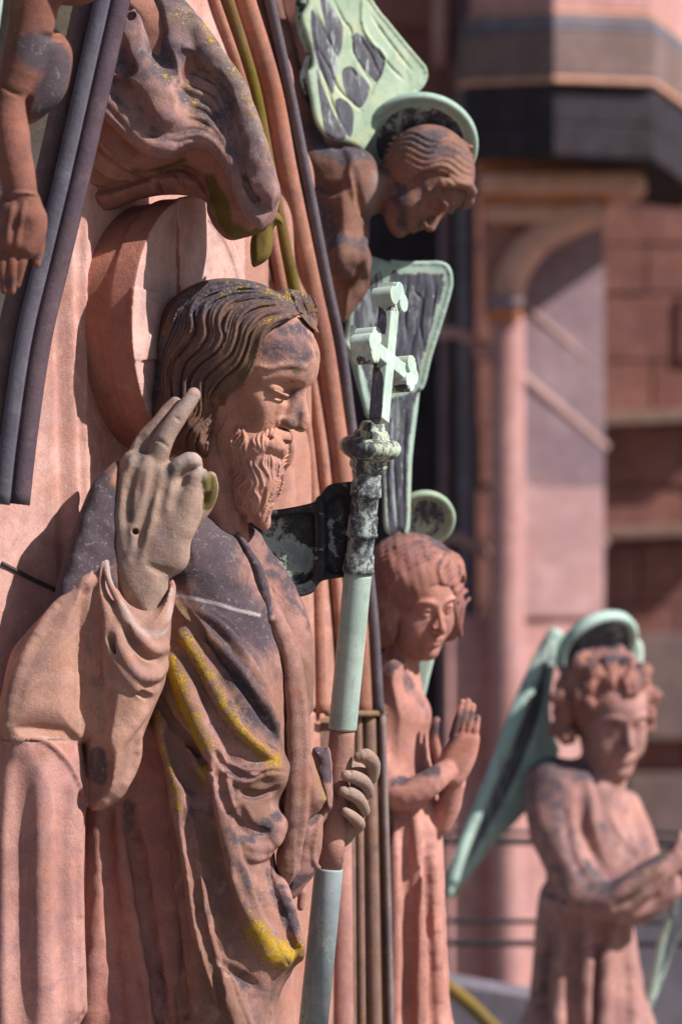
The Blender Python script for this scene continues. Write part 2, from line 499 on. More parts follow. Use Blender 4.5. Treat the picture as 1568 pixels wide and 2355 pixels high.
    lm = mathn(nt, 'MULTIPLY', ramp(nt, la, 0.42, 0.60), ramp(nt, lf, 0.02, 0.2))
    col = mixc(nt, lm, col, mixc(nt, ramp(nt, mid, 0.35, 0.65), lich, tuple(x*0.62 for x in lich[:2])+(0.02,)))
    # grey crustose lichen among the soot and the yellow
    gl = mathn(nt, 'MULTIPLY', ramp(nt, noise(nt, V, 75, 6, 0.8), 0.56, 0.63), ramp(nt, mathn(nt, 'ADD', mathn(nt, 'MULTIPLY', sm, 0.8), lf), 0.25, 0.9))
    col = mixc(nt, mathn(nt, 'MULTIPLY', gl, 0.42), col, (0.34, 0.32, 0.31))
    # grain
    col = mixc(nt, 0.30, col, mixc(nt, ramp(nt, fine, 0.3, 0.7), (0.25, 0.25, 0.25), (0.78, 0.78, 0.78)), 'OVERLAY')
    nt.links.new(col, bs.inputs['Base Color'])
    bs.inputs['Roughness'].default_value = 0.88; bs.inputs['Specular IOR Level'].default_value = 0.25
    b = nt.nodes.new('ShaderNodeBump'); b.inputs['Strength'].default_value = 0.5*grain; b.inputs['Distance'].default_value = 0.003
    h = mathn(nt, 'ADD', mathn(nt, 'MULTIPLY', fine, 0.7), mathn(nt, 'MULTIPLY', noise(nt, V, 70, 6, 0.7), 1.6))
    h = mathn(nt, 'ADD', h, mathn(nt, 'MULTIPLY', lm, 0.8))
    if tool:
        w = nt.nodes.new('ShaderNodeTexWave'); w.wave_type = 'BANDS'; w.bands_direction = 'Z'
        w.inputs['Scale'].default_value = 26; w.inputs['Distortion'].default_value = 2.5; w.inputs['Detail'].default_value = 2
        nt.links.new(V, w.inputs['Vector']); h = mathn(nt, 'ADD', h, mathn(nt, 'MULTIPLY', w.outputs['Fac'], tool))
    nt.links.new(h, b.inputs['Height']); nt.links.new(b.outputs[0], bs.inputs['Normal'])
    return m
def copper(name, green=(0.36, 0.60, 0.47), dark=(0.035, 0.036, 0.05), bias=0.0, yellow=0.3, streak=True, edge=0.04, pale=(0.56, 0.72, 0.66), sc=1.0, hasattr_=True, rough=0.62, run=0.0):
    """verdigris over dark patina; attribute 'dark' pulls towards the dark metal tone, 'pale' to clean pale green"""
    m, nt, bs = new_mat(name); tc = nt.nodes.new('ShaderNodeTexCoord'); V = tc.outputs['Object']
    Vs = mapping(nt, V, (1.0, 1.0, 0.28)) if streak else V
    n1 = noise(nt, Vs, 16*sc, 6, 0.68, 0.5); n2 = noise(nt, V, 90*sc, 4, 0.7); n3 = noise(nt, V, 6*sc, 4, 0.6, 0.8)
    f = mathn(nt, 'ADD', mathn(nt, 'MULTIPLY', mathn(nt, 'SUBTRACT', n1, 0.5), 1.5), mathn(nt, 'MULTIPLY', mathn(nt, 'SUBTRACT', n2, 0.5), 0.5))
    f = mathn(nt, 'ADD', f, bias)
    if hasattr_:
        f = mathn(nt, 'ADD', f, mathn(nt, 'MULTIPLY', attr(nt, 'dark'), 1.0))
        f = mathn(nt, 'SUBTRACT', f, mathn(nt, 'MULTIPLY', attr(nt, 'pale'), 1.0))
    dm = ramp(nt, f, 0.30-edge, 0.30+edge)
    g = mixc(nt, ramp(nt, n3, 0.35, 0.65), green, pale)
    g = mixc(nt, mathn(nt, 'MULTIPLY', ramp(nt, noise(nt, V, 11*sc, 4, 0.6), 0.5, 0.7), yellow), g, (0.50, 0.46, 0.20))
    g = mixc(nt, mathn(nt, 'MULTIPLY', ramp(nt, noise(nt, Vs, 28*sc, 5, 0.7, 0.8), 0.52, 0.72), 0.45), g, tuple(x*0.5 for x in green))
    halo = ramp(nt, f, 0.12, 0.30)
    g = mixc(nt, mathn(nt, 'MULTIPLY', halo, 0.35), g, (0.62, 0.68, 0.52))
    d2 = mixc(nt, ramp(nt, noise(nt, Vs, 40*sc, 5, 0.7), 0.45, 0.75), dark, tuple(min(1, x*2.6+0.03) for x in dark))
    if run: d2 = mixc(nt, mathn(nt, 'MULTIPLY', ramp(nt, noise(nt, mapping(nt, V, (1.0, 1.0, 0.16)), 34*sc, 5, 0.7, 0.4), 0.54, 0.64), run), d2, (0.42, 0.47, 0.48))
    spots = ramp(nt, noise(nt, V, 150*sc, 2, 0.5), 0.68, 0.72)
    g = mixc(nt, mathn(nt, 'MULTIPLY', spots, 0.75), g, (0.05, 0.05, 0.05))
    col = mixc(nt, dm, g, d2)
    nt.links.new(col, bs.inputs['Base Color'])
    bs.inputs['Roughness'].default_value = rough; bs.inputs['Specular IOR Level'].default_value = 0.4
    b = nt.nodes.new('ShaderNodeBump'); b.inputs['Strength'].default_value = 0.4; b.inputs['Distance'].default_value = 0.002
    nt.links.new(mathn(nt, 'SUBTRACT', mathn(nt, 'MULTIPLY', n2, 1.0), mathn(nt, 'MULTIPLY', dm, 0.9)), b.inputs['Height']); nt.links.new(b.outputs[0], bs.inputs['Normal'])
    return m
def plain(name, col, rough=0.6, sc=20, var=0.3, metal=0.0):
    m, nt, bs = new_mat(name); tc = nt.nodes.new('ShaderNodeTexCoord'); V = tc.outputs['Object']
    c = mixc(nt, ramp(nt, noise(nt, V, sc, 5, 0.65), 0.3, 0.7), tuple(x*(1-var) for x in col), tuple(min(1, x*(1+var)) for x in col))
    nt.links.new(c, bs.inputs['Base Color']); bs.inputs['Roughness'].default_value = rough; bs.inputs['Metallic'].default_value = metal
    return m
PINK = (0.46, 0.225, 0.175); SALMON = (0.52, 0.25, 0.175); ROSE = (0.40, 0.20, 0.175); DUSK = (0.30, 0.165, 0.155)
M_face = stone('face_sandstone', (0.35, 0.175, 0.13), (0.46, 0.24, 0.18), 0.0, 0.25)
M_hair = stone('hair_sandstone', (0.12, 0.066, 0.05), (0.22, 0.12, 0.08), 0.55, 0.45, up_lich=0.25, dens=0.8)
M_hand = stone('hand_sandstone', (0.27, 0.185, 0.15), (0.36, 0.245, 0.195), 0.25, 0.45, sootc=(0.10, 0.092, 0.085))
M_sleeve = stone('sleeve_sandstone', (0.30, 0.165, 0.13), (0.40, 0.22, 0.165), 0.0, 0.3, sootc=(0.09, 0.065, 0.065))
M_robe = stone('robe_sandstone', (0.21, 0.112, 0.082), (0.34, 0.18, 0.155), 0.7, 0.65, sootc=(0.06, 0.047, 0.062))
M_tunic = stone('tunic_sandstone', (0.33, 0.165, 0.14), (0.43, 0.225, 0.195), 0.1, 0.25)
M_wall = stone('wall_sandstone', (0.45, 0.235, 0.195), (0.58, 0.35, 0.31), 0.0, 0.15, veil_amt=0.35, grain=0.8)
M_halo = stone('halo_sandstone', (0.46, 0.28, 0.25), (0.55, 0.35, 0.31), 0.05, 0.06)
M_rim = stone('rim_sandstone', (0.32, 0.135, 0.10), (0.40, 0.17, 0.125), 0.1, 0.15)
M_canopy = stone('canopy_sandstone', (0.25, 0.15, 0.15), (0.36, 0.20, 0.17), 0.6, 0.6, sootc=(0.075, 0.065, 0.085), up_lich=0.45, dens=0.85)
M_mould = stone('moulding_sandstone', (0.27, 0.12, 0.085), (0.37, 0.17, 0.12), 0.05, 0.35)
M_wall_dim = stone('dim_wall_sandstone', (0.34, 0.165, 0.125), (0.42, 0.22, 0.17), 0.0, 0.2)  # darker copy of the wall stone; dimmer light put into its colour
M_mould_d = stone('dark_moulding_sandstone', (0.13, 0.085, 0.085), (0.19, 0.12, 0.11), 0.3, 0.4)
M_mould_o = stone('mossy_moulding_sandstone', (0.17, 0.10, 0.055), (0.20, 0.12, 0.07), 0.3, 0.3)
M_shaft = stone('column_sandstone', (0.17, 0.10, 0.075), (0.24, 0.145, 0.11), 0.1, 0.4, tool=0.1)
M_ang1 = stone('bronzed_sandstone', (0.135, 0.072, 0.055), (0.22, 0.11, 0.078), 0.6, 0.6)
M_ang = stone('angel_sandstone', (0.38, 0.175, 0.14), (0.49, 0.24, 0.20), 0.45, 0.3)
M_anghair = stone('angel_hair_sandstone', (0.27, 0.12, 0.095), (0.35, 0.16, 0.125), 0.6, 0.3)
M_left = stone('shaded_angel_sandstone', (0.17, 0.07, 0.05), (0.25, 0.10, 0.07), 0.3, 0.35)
M_lmould = stone('slate_moulding_sandstone', (0.10, 0.085, 0.10), (0.14, 0.12, 0.14), 0.3, 0.4)
C_cross = copper('cross_verdigris', bias=0.03, edge=0.07, yellow=0.2, sc=1.5, green=(0.32, 0.42, 0.37), pale=(0.46, 0.55, 0.51))
C_knob = copper('knob_verdigris', bias=0.34, sc=2.2, edge=0.14, yellow=0.5, green=(0.34, 0.42, 0.28), pale=(0.42, 0.50, 0.40))
C_ring = copper('ring_patina', bias=0.36, yellow=0.2, streak=False, pale=(0.27, 0.34, 0.34), green=(0.24, 0.33, 0.29), edge=0.16, sc=2.4)
C_pipe = copper('pipe_verdigris', bias=-0.06, edge=0.10, yellow=0.12, sc=1.6, green=(0.27, 0.355, 0.31), pale=(0.36, 0.44, 0.40))
C_steel = copper('grey_pipe', green=(0.20, 0.24, 0.26), pale=(0.27, 0.31, 0.33), dark=(0.06, 0.06, 0.07), sc=1.5, bias=0.05, yellow=0.0, edge=0.05)
C_wing = copper('wing_verdigris', bias=-0.02, run=0.7, yellow=0.5, sc=1.3, green=(0.26, 0.35, 0.25), pale=(0.36, 0.44, 0.33), dark=(0.05, 0.05, 0.065), edge=0.08)
C_wing2 = copper('wing_mint_verdigris', bias=0.0, run=0.55, yellow=0.3, sc=1.3, green=(0.25, 0.36, 0.31), pale=(0.35, 0.46, 0.41), dark=(0.05, 0.052, 0.07), edge=0.1)
C_wing3 = copper('far_wing_verdigris', bias=0.16, run=0.3, yellow=0.2, sc=0.9, green=(0.28, 0.42, 0.37), pale=(0.42, 0.55, 0.50), dark=(0.07, 0.075, 0.09), edge=0.12)
M_ang3 = stone('mauve_angel_sandstone', (0.33, 0.17, 0.15), (0.43, 0.235, 0.205), 0.5, 0.5, veil_amt=0.8)
C_box = copper('bracket_patina', green=(0.15, 0.20, 0.21), pale=(0.24, 0.30, 0.32), dark=(0.012, 0.013, 0.017), bias=0.55, yellow=0.1, streak=False, edge=0.10)
M_iron = plain('dark_iron', (0.02, 0.02, 0.024), 0.5)
# ------------------------------------------------------------------ zoom-window readings -> photo px
def zc(pts, ox, oy, s): return [(ox+p[0]*s, oy+p[1]*s)+tuple(p[2:]) for p in pts]
Z3 = lambda pts: zc(pts, 294, 627.2, 0.3125)
Z4 = lambda pts: zc(pts, 235.2, 862.4, 0.2663)
Z6 = lambda pts: zc(pts, 0, 1225, 0.5)
ZB = lambda pts: zc(pts, 470.4, 940.8, 0.1625)
def guides(gs, per, n=26):
    """strands between guide curves"""
    G = [cr(g, n=n, step=4) for g in gs]; out = []
    for i in range(len(G)-1):
        for j in range(per): out.append(G[i]*(1-j/per)+G[i+1]*(j/per))
    out.append(G[-1]); return out

def head_base(v, O, M, H, wide=1.0, soft=False):
    h = Fr(v, O, M, H); w = wide
    h.ell((-0.04, 0, 0.10), (0.45, 0.34*w, 0.39), 0)
    h.ell((0.12, 0, -0.12), (0.27, 0.25*w, 0.37), 0.08)
    h.ell((0.19, 0, -0.34), (0.18, 0.15*w, 0.12), 0.10)
    h.ell((0.29, 0, -0.43), (0.075, 0.07, 0.065), 0.08)                     # chin
    h.tube([(0.06, 0.19*w, -0.2), (0.2, 0.13*w, -0.40), (0.27, 0.05, -0.44)], 0.06, 0.08)
    h.tube([(0.06, -0.19*w, -0.2), (0.2, -0.13*w, -0.40), (0.27, -0.05, -0.44)], 0.06, 0.08)
    for s in (1, -1):
        h.ell((0.24, s*0.155*w, -0.16), (0.09, 0.085, 0.12), 0.09)          # cheek
        h.ell((0.405, s*0.125*w, -0.02), (0.055 if soft else 0.075, 0.085, 0.045), 0.05, True)  # socket
        if soft: h.ell((0.22, s*0.14, -0.22), (0.11, 0.11, 0.13), 0.08)
        h.tube([(0.395, s*0.03, 0.055), (0.40, s*0.11*w, 0.085), (0.34, s*0.20*w, 0.07), (0.26, s*0.26*w, 0.02)], [0.010, 0.012, 0.010, 0.008] if soft else [0.022, 0.024, 0.022, 0.015], 0.04)
    return h
def face_detail(h, nose=1.0, wide=1.0, mouth=True, ef=0.0, es=0.0, near=True):
    w = wide
    h.tube([(0.375, 0, 0.05), (0.42, 0, -0.04), (0.385+0.115*nose, 0, -0.155), (0.37+0.095*nose, 0, -0.19)], [0.024, 0.026, 0.036, 0.032], 0.028)
    for s in (1, -1):
        h.ell((0.405, s*0.045, -0.185), (0.045, 0.028, 0.032), 0.022)
        h.ell((0.425, s*0.022, -0.222), (0.022, 0.012, 0.012), 0.012, True)
        if s == 1 and not near: continue
        h.ell((0.325+ef, s*(0.125*w+es), -0.015), (0.055, 0.068, 0.05), 0.012)        # eyeball
        a = [(0.365, s*0.055, -0.025), (0.385, s*0.095*w, 0.010), (0.378, s*0.14*w, 0.016), (0.325, s*0.195*w, -0.018)]
        a = [(p[0]+ef, p[1]+s*es, p[2]) for p in a]
        h.tube(a, [0.007, 0.011, 0.011, 0.006], 0.010)
        b = [(0.362, s*0.055, -0.028), (0.379, s*0.10*w, -0.050), (0.362, s*0.145*w, -0.050), (0.325, s*0.195*w, -0.022)]
        b = [(p[0]+ef, p[1]+s*es, p[2]) for p in b]
        h.tube(b, [0.006, 0.008, 0.008, 0.005], 0.010)
    if mouth:
        h.ell((0.345, 0, -0.29), (0.07, 0.11, 0.06), 0.05)
        h.tube([(0.36, 0.078, -0.295), (0.402, 0.03, -0.272), (0.41, 0, -0.278), (0.402, -0.03, -0.272), (0.36, -0.078, -0.295)], [0.006, 0.018, 0.018, 0.018, 0.006], 0.012)
        h.tube([(0.36, 0.065, -0.312), (0.398, 0.025, -0.322), (0.402, 0, -0.324), (0.398, -0.025, -0.322), (0.36, -0.065, -0.312)], [0.006, 0.020, 0.022, 0.020, 0.006], 0.014)
        h.tube([(0.36, 0.082, -0.300), (0.418, 0.028, -0.298), (0.425, 0, -0.302), (0.418, -0.028, -0.298), (0.36, -0.082, -0.300)], 0.0055, 0.008, True)
        h.ell((0.39, 0, -0.372), (0.03, 0.06, 0.022), 0.03, True)

BEARD = [
 ZB([(330, 0), (330, 130), (280, 260), (220, 360), (205, 480), (230, 600), (260, 720), (320, 860), (330, 1000), (350, 1150), (420, 1330), (500, 1480)]),
 ZB([(400, 0), (400, 150), (390, 260), (290, 400), (290, 520), (330, 640), (380, 760), (330, 880), (400, 1000), (400, 1120), (460, 1280), (540, 1500), (600, 1580)]),
 ZB([(470, 60), (460, 200), (500, 330), (400, 430), (420, 560), (450, 680), (440, 800), (480, 900), (380, 990), (440, 1090), (500, 1180), (480, 1330), (560, 1460), (640, 1570)]),
 ZB([(530, 160), (560, 320), (580, 450), (520, 560), (560, 680), (550, 800), (610, 920), (620, 1000), (540, 1080), (520, 1180), (590, 1260), (560, 1380), (640, 1480), (720, 1570)]),
 ZB([(600, 380), (600, 520), (600, 640), (580, 760), (640, 880), (650, 980), (700, 1060), (640, 1160), (640, 1230), (700, 1330), (690, 1440), (750, 1510)]),
 ZB([(690, 660), (660, 740), (700, 860), (740, 960), (760, 1060), (720, 1150), (760, 1230), (780, 1330), (760, 1420)]),
 ZB([(780, 680), (730, 780), (790, 880), (820, 980), (840, 1080), (830, 1180), (830, 1280), (790, 1390)]),
 ZB([(860, 660), (830, 780), (880, 880), (920, 980), (890, 1080), (860, 1180), (860, 1300)]),
 ZB([(940, 640), (960, 760), (950, 880), (960, 980), (920, 1080), (880, 1180), (860, 1300), (820, 1420)]),
 ZB([(1010, 680), (1050, 800), (1040, 920), (1020, 1020), (980, 1120), (930, 1240), (870, 1360), (830, 1500), (820, 1560)]),
 ZB([(1060, 700), (1090, 840), (1095, 960), (1080, 1080), (1040, 1200), (980, 1300), (920, 1400), (890, 1500), (880, 1600)])]

# ================================================================== bearded statue
if want('christ'):
    T = Thing('statue', 'weathered sandstone statue of a bearded long-haired man raising one hand and holding a staff', 'statue', 400, 1177, 0.0)
    # ---- head with neck
    v = Vol(440, 760, 700, 1300, -190, 190, 1.8)
    O, M = frame((541, 850, 0), 20, 17)
    h = head_base(v, O, M, 410, wide=0.86)
    h.ell((0.08, 0, 0.16), (0.375, 0.28, 0.25), 0.08)
    h.ell((0.20, 0, 0.12), (0.235, 0.20, 0.19), 0.06)
    h.ell((0.37, 0.15, -0.02), (0.05, 0.08, 0.045), 0.04, True)
    face_detail(h, nose=0.80, wide=1.0, mouth=False, ef=-0.018, es=0.022, near=False)
    h.ell((0.42, 0.085, -0.03), (0.05, 0.05, 0.06), 0.04, True)
    h.ell((0.42, -0.085, -0.03), (0.05, 0.05, 0.06), 0.04, True)
    h.ell((0.309, 0.140, -0.018), (0.054, 0.074, 0.040), 0.016)
    h.tube([(0.366, 0.078, -0.040), (0.384, 0.112, -0.040), (0.374, 0.155, -0.036), (0.335, 0.212, -0.026)], [0.005, 0.008, 0.008, 0.004], 0.006)
    h.tube([(0.370, 0.080, -0.049), (0.386, 0.115, -0.052), (0.374, 0.158, -0.047), (0.338, 0.205, -0.034)], [0.003, 0.004, 0.004, 0.002], 0.004, True)
    h.tube([(0.385, 0.10, 0.040), (0.388, 0.145, 0.044), (0.34, 0.20, 0.024)], [0.006, 0.008, 0.005], 0.010, True)
    h.tube([(0.395, 0, 0.06), (0.425, 0, -0.04), (0.458, 0, -0.13), (0.474, 0, -0.195)], [0.026, 0.024, 0.024, 0.028], 0.020)
    h.tube([(0.39, 0.03, 0.0), (0.41, 0.035, -0.12), (0.41, 0.05, -0.19)], [0.02, 0.03, 0.034], 0.03)
    h.tube([(0.36, 0.05, 0.07), (0.35, 0.13, 0.10), (0.30, 0.21, 0.08)], [0.012, 0.016, 0.008], 0.02)
    # gaunt cheek, nasolabial fold
    h.ell((0.20, 0.25, -0.23), (0.10, 0.06, 0.09), 0.08, True)
    v.fix()
    v.stroke(Z3([(960, 690), (1040, 715), (1150, 690), (1260, 690), (1310, 705)]), 7, 5, 8)
    v.stroke(Z3([(1110, 1000), (1080, 1080), (1030, 1150), (980, 1210)]), 6, 3.5, 8, cut=True)
    v.stroke(Z3([(1180, 1080), (1120, 1080), (1110, 1110), (1130, 1150)]), 5, 4, 5)
    v.tube([(512, 960, 10), (512, 1100, 10), (508, 1200, 12), (485, 1300, 20)], [70, 62, 64, 90], 30)   # neck
    v.fix()
    v.stroke([(478, 1010), (492, 1100), (520, 1240)], 12, 5, 14)
    v.stroke([(545, 1180), (548, 1215), (555, 1260)], 10, 4, 12)
    v.fix()
    for s_ in guides([b[:9] for b in BEARD[:4]], 3)[:-1]:
        v.stroke(s_, 3.2, 3.6, 1.8, taper=0.25, step=4)
    # weather stains of the brow; nose's dark near side mixes soot and painted shade
    v.paint('soot_shade', Z3([(1050, 560), (1150, 560), (1280, 600), (1330, 620), (1370, 560)]), 84, 0.85, 1.0)
    v.paint('soot_shade', Z3([(1150, 440), (1260, 420), (1340, 480), (1390, 600)]), 50, 0.9, 1.0)
    v.paint('soot_shade', Z3([(1060, 670), (1200, 640), (1330, 700)]), 30, 0.5, 1.0)
    v.paint('soot_shade', Z3([(1240, 900), (1250, 1000), (1240, 1080), (1190, 1110)]), 34, 0.7, 0.9)
    v.paint('moss', Z3([(1150, 1110), (1220, 1140), (1280, 1150)]), 9, 0.7, 0.6)
    v.paint('moss', Z3([(1210, 720), (1270, 735)]), 14, 0.6, 0.7)
    head = v.emit('head', T, M_face)
    # ---- beard
    v = Vol(460, 700, 930, 1240, -150, 160, 1.6)
    h = Fr(v, O, M, 410)
    v.pillow(Z3([(760, 950), (900, 1080), (1000, 1150), (1110, 1160), (1190, 1170), (1203, 1240), (1150, 1330), (1145, 1420), (1140, 1520), (1120, 1620), (1080, 1710), (1050, 1800), (1035, 1850), (980, 1885), (900, 1830), (800, 1750), (740, 1600), (720, 1480), (690, 1400), (650, 1280), (690, 1100)]), -12, 88, 62, 0, yx=-0.35)
    h.ell((0.22, 0, -0.36), (0.17, 0.20, 0.16), 0.05)
    v.fix()
    # moustache, near and far, mouth
    v.stroke(Z3([(1150, 1175), (1080, 1190), (1000, 1240), (940, 1290), (925, 1320)]), [15, 18, 19, 15], 12, 12)
    v.ell((586, 1036, -84), (14, 14, 14), 8)
    v.tube([(655, 1000, -40), (664, 1025, -12), (662, 1055, 0), (653, 1078, 4)], [13, 14, 12, 6], 8)
    v.stroke(Z3([(1040, 1235), (1100, 1250), (1170, 1262), (1215, 1262)]), 8, 10, 5, cut=True)
    v.stroke(Z3([(1060, 1285), (1100, 1285), (1135, 1310), (1130, 1350)]), [12, 17, 17, 10], 12, 10)
    v.fix()
    B = BEARD
    rngb = np.random.default_rng(3)
    for i, s_ in enumerate(guides(B, 3)):
        v.stroke(s_, 3.0+0.8*(i % 3 == 0), 4.4+2.6*(i % 3 == 0), 1.6, taper=0.15, step=4)
    for a in [[(850, 330), (830, 440), (830, 600)], [(790, 350), (760, 440), (800, 580)], [(720, 400), (700, 460), (740, 540)], [(900, 260), (880, 380), (870, 540)], [(960, 230), (950, 330), (900, 440)], [(1040, 220), (1010, 300), (960, 370)]]:
        v.stroke(ZB(a), 3.4, 3.6, 2.4, step=4)
    for k_ in range(6):
        v.stroke(ZB([(1200-10*k_*0.3, 500+50*k_), (1150-8*k_, 540+52*k_), (1090+2*k_, 620+46*k_)]), 3, 2.6, 3, step=4)
    v.fix()
    v.stroke(ZB([(860, 1120), (850, 1250), (800, 1390), (760, 1470)]), 4, 7, 4, cut=True)
    v.ell((ZB([(710, 1520)])[0]+(-42,)), (11, 15, 16), 6); v.ell((ZB([(860, 1600)])[0]+(-38,)), (13, 15, 20), 8)
    v.ell((ZB([(640, 1540)])[0]+(-48,)), (8, 12, 11), 5)
    v.emit('beard', T, M_face, parent=head)
    # ---- hair
    v = Vol(325, 750, 630, 1100, -190, 220, 1.7)
    h = Fr(v, O, M, 410)
    h.ell((-0.05, 0, 0.12), (0.455, 0.375, 0.375), 0)
    h.ell((0.16, 0, 0.24), (0.27, 0.31, 0.20), 0.07)
    v.pillow(Z3([(1000, 110), (640, 90), (470, 150), (380, 270), (300, 440), (240, 620), (180, 850), (150, 1100), (330, 1330), (480, 1340), (600, 1390), (660, 1200), (760, 1000), (900, 850), (980, 600), (1100, 350)]), 20, 150, 95, 22, yx=-0.12)
    # face opening, all the way through
    op = Z3([(1262, 318), (1180, 350), (1060, 430), (1005, 500), (970, 580), (935, 660), (910, 760), (870, 830), (760, 900), (705, 960), (712, 1060), (640, 1150), (596, 1215), (596, 1420), (2000, 1420), (2000, 470), (1400, 455), (1335, 400)])
    P = np.array(op); P[:, 1] *= -1
    XX, ZZ = np.meshgrid(v.ax[0], v.ax[2], indexing='ij')
    sd2 = poly_sd(P, XX, ZZ)
    keep = v.d.copy()
    v.blend((slice(None),)*3, sd2[:, None, :]+0*v.d, 7, True)
    # the far side's lock over the brow
    v.tube([(660, 692, 0), (686, 702, 35), (702, 726, 60), (704, 748, 78)], [28, 32, 27, 16], 14)
    v.fix()
    G = [Z3([(1240, 318), (1090, 375), (1000, 460), (955, 590), (905, 730), (820, 830), (720, 920), (700, 1050), (630, 1160), (575, 1270), (585, 1380)]),
         Z3([(1210, 280), (1000, 330), (900, 430), (860, 560), (800, 680), (680, 790), (600, 900), (610, 1030), (520, 1160), (495, 1260), (520, 1370)]),
         Z3([(1180, 230), (960, 260), (830, 350), (800, 480), (750, 600), (640, 700), (550, 790), (540, 920), (530, 1050), (430, 1180), (415, 1320)]),
         Z3([(1150, 190), (880, 195), (730, 260), (680, 380), (700, 480), (640, 590), (520, 680), (440, 790), (430, 930), (420, 1080), (340, 1200)]),
         Z3([(1100, 150), (800, 150), (610, 230), (570, 350), (580, 460), (520, 560), (420, 660), (385, 790), (375, 950), (330, 1100), (290, 1250)]),
         Z3([(1000, 118), (750, 120), (560, 180), (480, 300), (490, 420), (430, 530), (340, 640), (300, 760), (310, 900), (270, 1080)]),
         Z3([(900, 98), (650, 105), (480, 170), (390, 290), (340, 420), (290, 540), (240, 680), (225, 850), (200, 1080)]),
         Z3([(820, 92), (580, 112), (420, 190), (335, 320), (275, 480), (225, 640), (190, 800), (165, 1060)])]
    for i, s_ in enumerate(guides(G, 5)):
        big = (i % 5 == 0)
        d_ = 0 if i < 30 else 0
        v.stroke(s_, 5.0 if big else 3.6, 8.5 if big else (5.2 if i % 2 else 3.6), 2.0, taper=0.06, step=5)
    v.fix()
    for s_ in G[1:6]:
        s2 = np.array(s_)+[7, 4]; v.stroke(s2, 4, 8, 2.5, cut=True, taper=0.1, step=5)
    for k_ in range(5):
        v.stroke([(690+k_*7, 672+k_*2), (702+k_*6, 700), (712+k_*4, 730), (716+k_*2, 770)], 3, 3, 2.5, step=4)
    v.stroke([(664, 668), (676, 690), (690, 722), (697, 733)], 4, 8, 4, cut=True)
    v.paint('soot_shade', Z3([(500, 230), (700, 140), (900, 110), (1050, 150), (1200, 160)]), 60, 0.85, 0.6)
    v.paint('soot_shade', Z3([(380, 300), (300, 500), (240, 700), (200, 900)]), 36, 0.6, 0.6)
    v.paint('soot_shade', Z3([(900, 260), (760, 330), (720, 470), (620, 640), (480, 760)]), 46, 0.35, 0.8)
    v.paint('lichen', Z3([(1000, 150), (1100, 160), (1200, 190), (1290, 160), (1370, 300)]), 24, 0.55, 0.9)
    v.paint('lichen', Z3([(900, 110), (760, 160), (680, 210)]), 12, 0.5, 0.9)
    v.paint('lichen', Z3([(1150, 310), (1040, 370), (975, 410)]), 12, 0.5, 0.9)
    v.paint('moss', Z3([(940, 620), (820, 800), (700, 920), (705, 1050)]), 20, 0.55, 0.9)
    v.paint('moss', Z3([(690, 760), (560, 850), (520, 1000)]), 40, 0.42, 0.9)
    v.emit('hair', T, M_hair)

    # ---- raised right hand
    v = Vol(240, 520, 875, 1480, -330, -90, 2.1)
    yh = -200
    v.pillow(Z4([(200, 720), (330, 650), (480, 690), (620, 760), (760, 900), (890, 960), (895, 1080), (860, 1260), (780, 1450), (640, 1660), (600, 1760), (590, 1950), (520, 2180), (330, 2150), (170, 1900), (110, 1700), (95, 1300), (120, 1000)]), yh, 46, 52, 0)
    # index and middle, raised
    def zp(zx, zy, y): return (235.2+zx*0.2663, 862.4+zy*0.2663, y)
    v.tube([zp(470, 800, yh-8), zp(560, 560, yh-16), zp(690, 360, yh-16), zp(810, 190, yh-8)], [29, 23, 20.5, 16.5], 8)
    v.tube([zp(300, 800, yh+6), zp(375, 600, yh+8), zp(535, 400, yh+12), zp(650, 255, yh+18)], [24, 21, 18.5, 15], 5)
    # ring finger: bent forward
    v.tube([zp(560, 1000, yh-14), zp(660, 820, yh-26), zp(760, 740, yh-22)], [24, 19, 18], 8)
    v.tube([zp(700, 780, yh-24), zp(800, 745, yh-22), zp(840, 800, yh-8)], [17, 18, 14], 5)
    # little finger
    v.tube([zp(700, 1300, yh-14), zp(770, 1050, yh-22), zp(830, 900, yh-26)], [28, 23, 16], 10)
    v.tube([zp(780, 900, yh-28), zp(880, 870, yh-22), zp(900, 980, yh-8)], [12, 15, 12], 6)
    v.ell(zp(760, 900, yh-2), (26, 26, 24), 12)
    # thumb behind, mossy
    v.tube([zp(800, 1250, yh+30), zp(920, 1110, yh+24), zp(955, 980, yh+12), zp(950, 890, yh+2)], [22, 17, 17.5, 15], 6)
    v.ell((401, 1275, yh), (40, 36, 46), 20)
    v.fix()
    for a in ([(300, 760), (290, 1000), (290, 1250), (330, 1500)], [(430, 760), (420, 1000), (370, 1250), (340, 1500)], [(560, 960), (480, 1180), (400, 1380), (350, 1560)], [(220, 900), (180, 1200), (200, 1500)]):
        v.stroke(Z4(a), 9, 3.4, 16)
    for a in ([(370, 560), (330, 760), (270, 1000), (260, 1250)], [(490, 850), (430, 1100), (370, 1350), (320, 1560)], [(600, 830), (560, 1000), (520, 1200)], [(700, 880), (690, 960), (640, 1120)]):
        v.stroke(Z4(a), 9, 4.2, 14, cut=True)
    v.stroke(Z4([(600, 1690), (520, 1680), (440, 1640)]), 6, 4, 10, cut=True)
    v.seg((320, yh-70, -1222), (320, yh-22, -1222), 6.5, 6.5, 3, True)
    v.stroke(Z4([(480, 560), (540, 590), (600, 640)]), 4, 2, 4, cut=True); v.stroke(Z4([(650, 380), (700, 410)]), 3, 1.6, 4, cut=True)
    v.wob(0.7, 30, 3)
    v.paint('moss', zc([(940, 900), (960, 1000), (930, 1100)], 235.2, 862.4, .2663), 26, 0.95, 0.4)
    v.paint('moss', Z4([(700, 880), (690, 1000)]), 10, 0.8, 0.7)
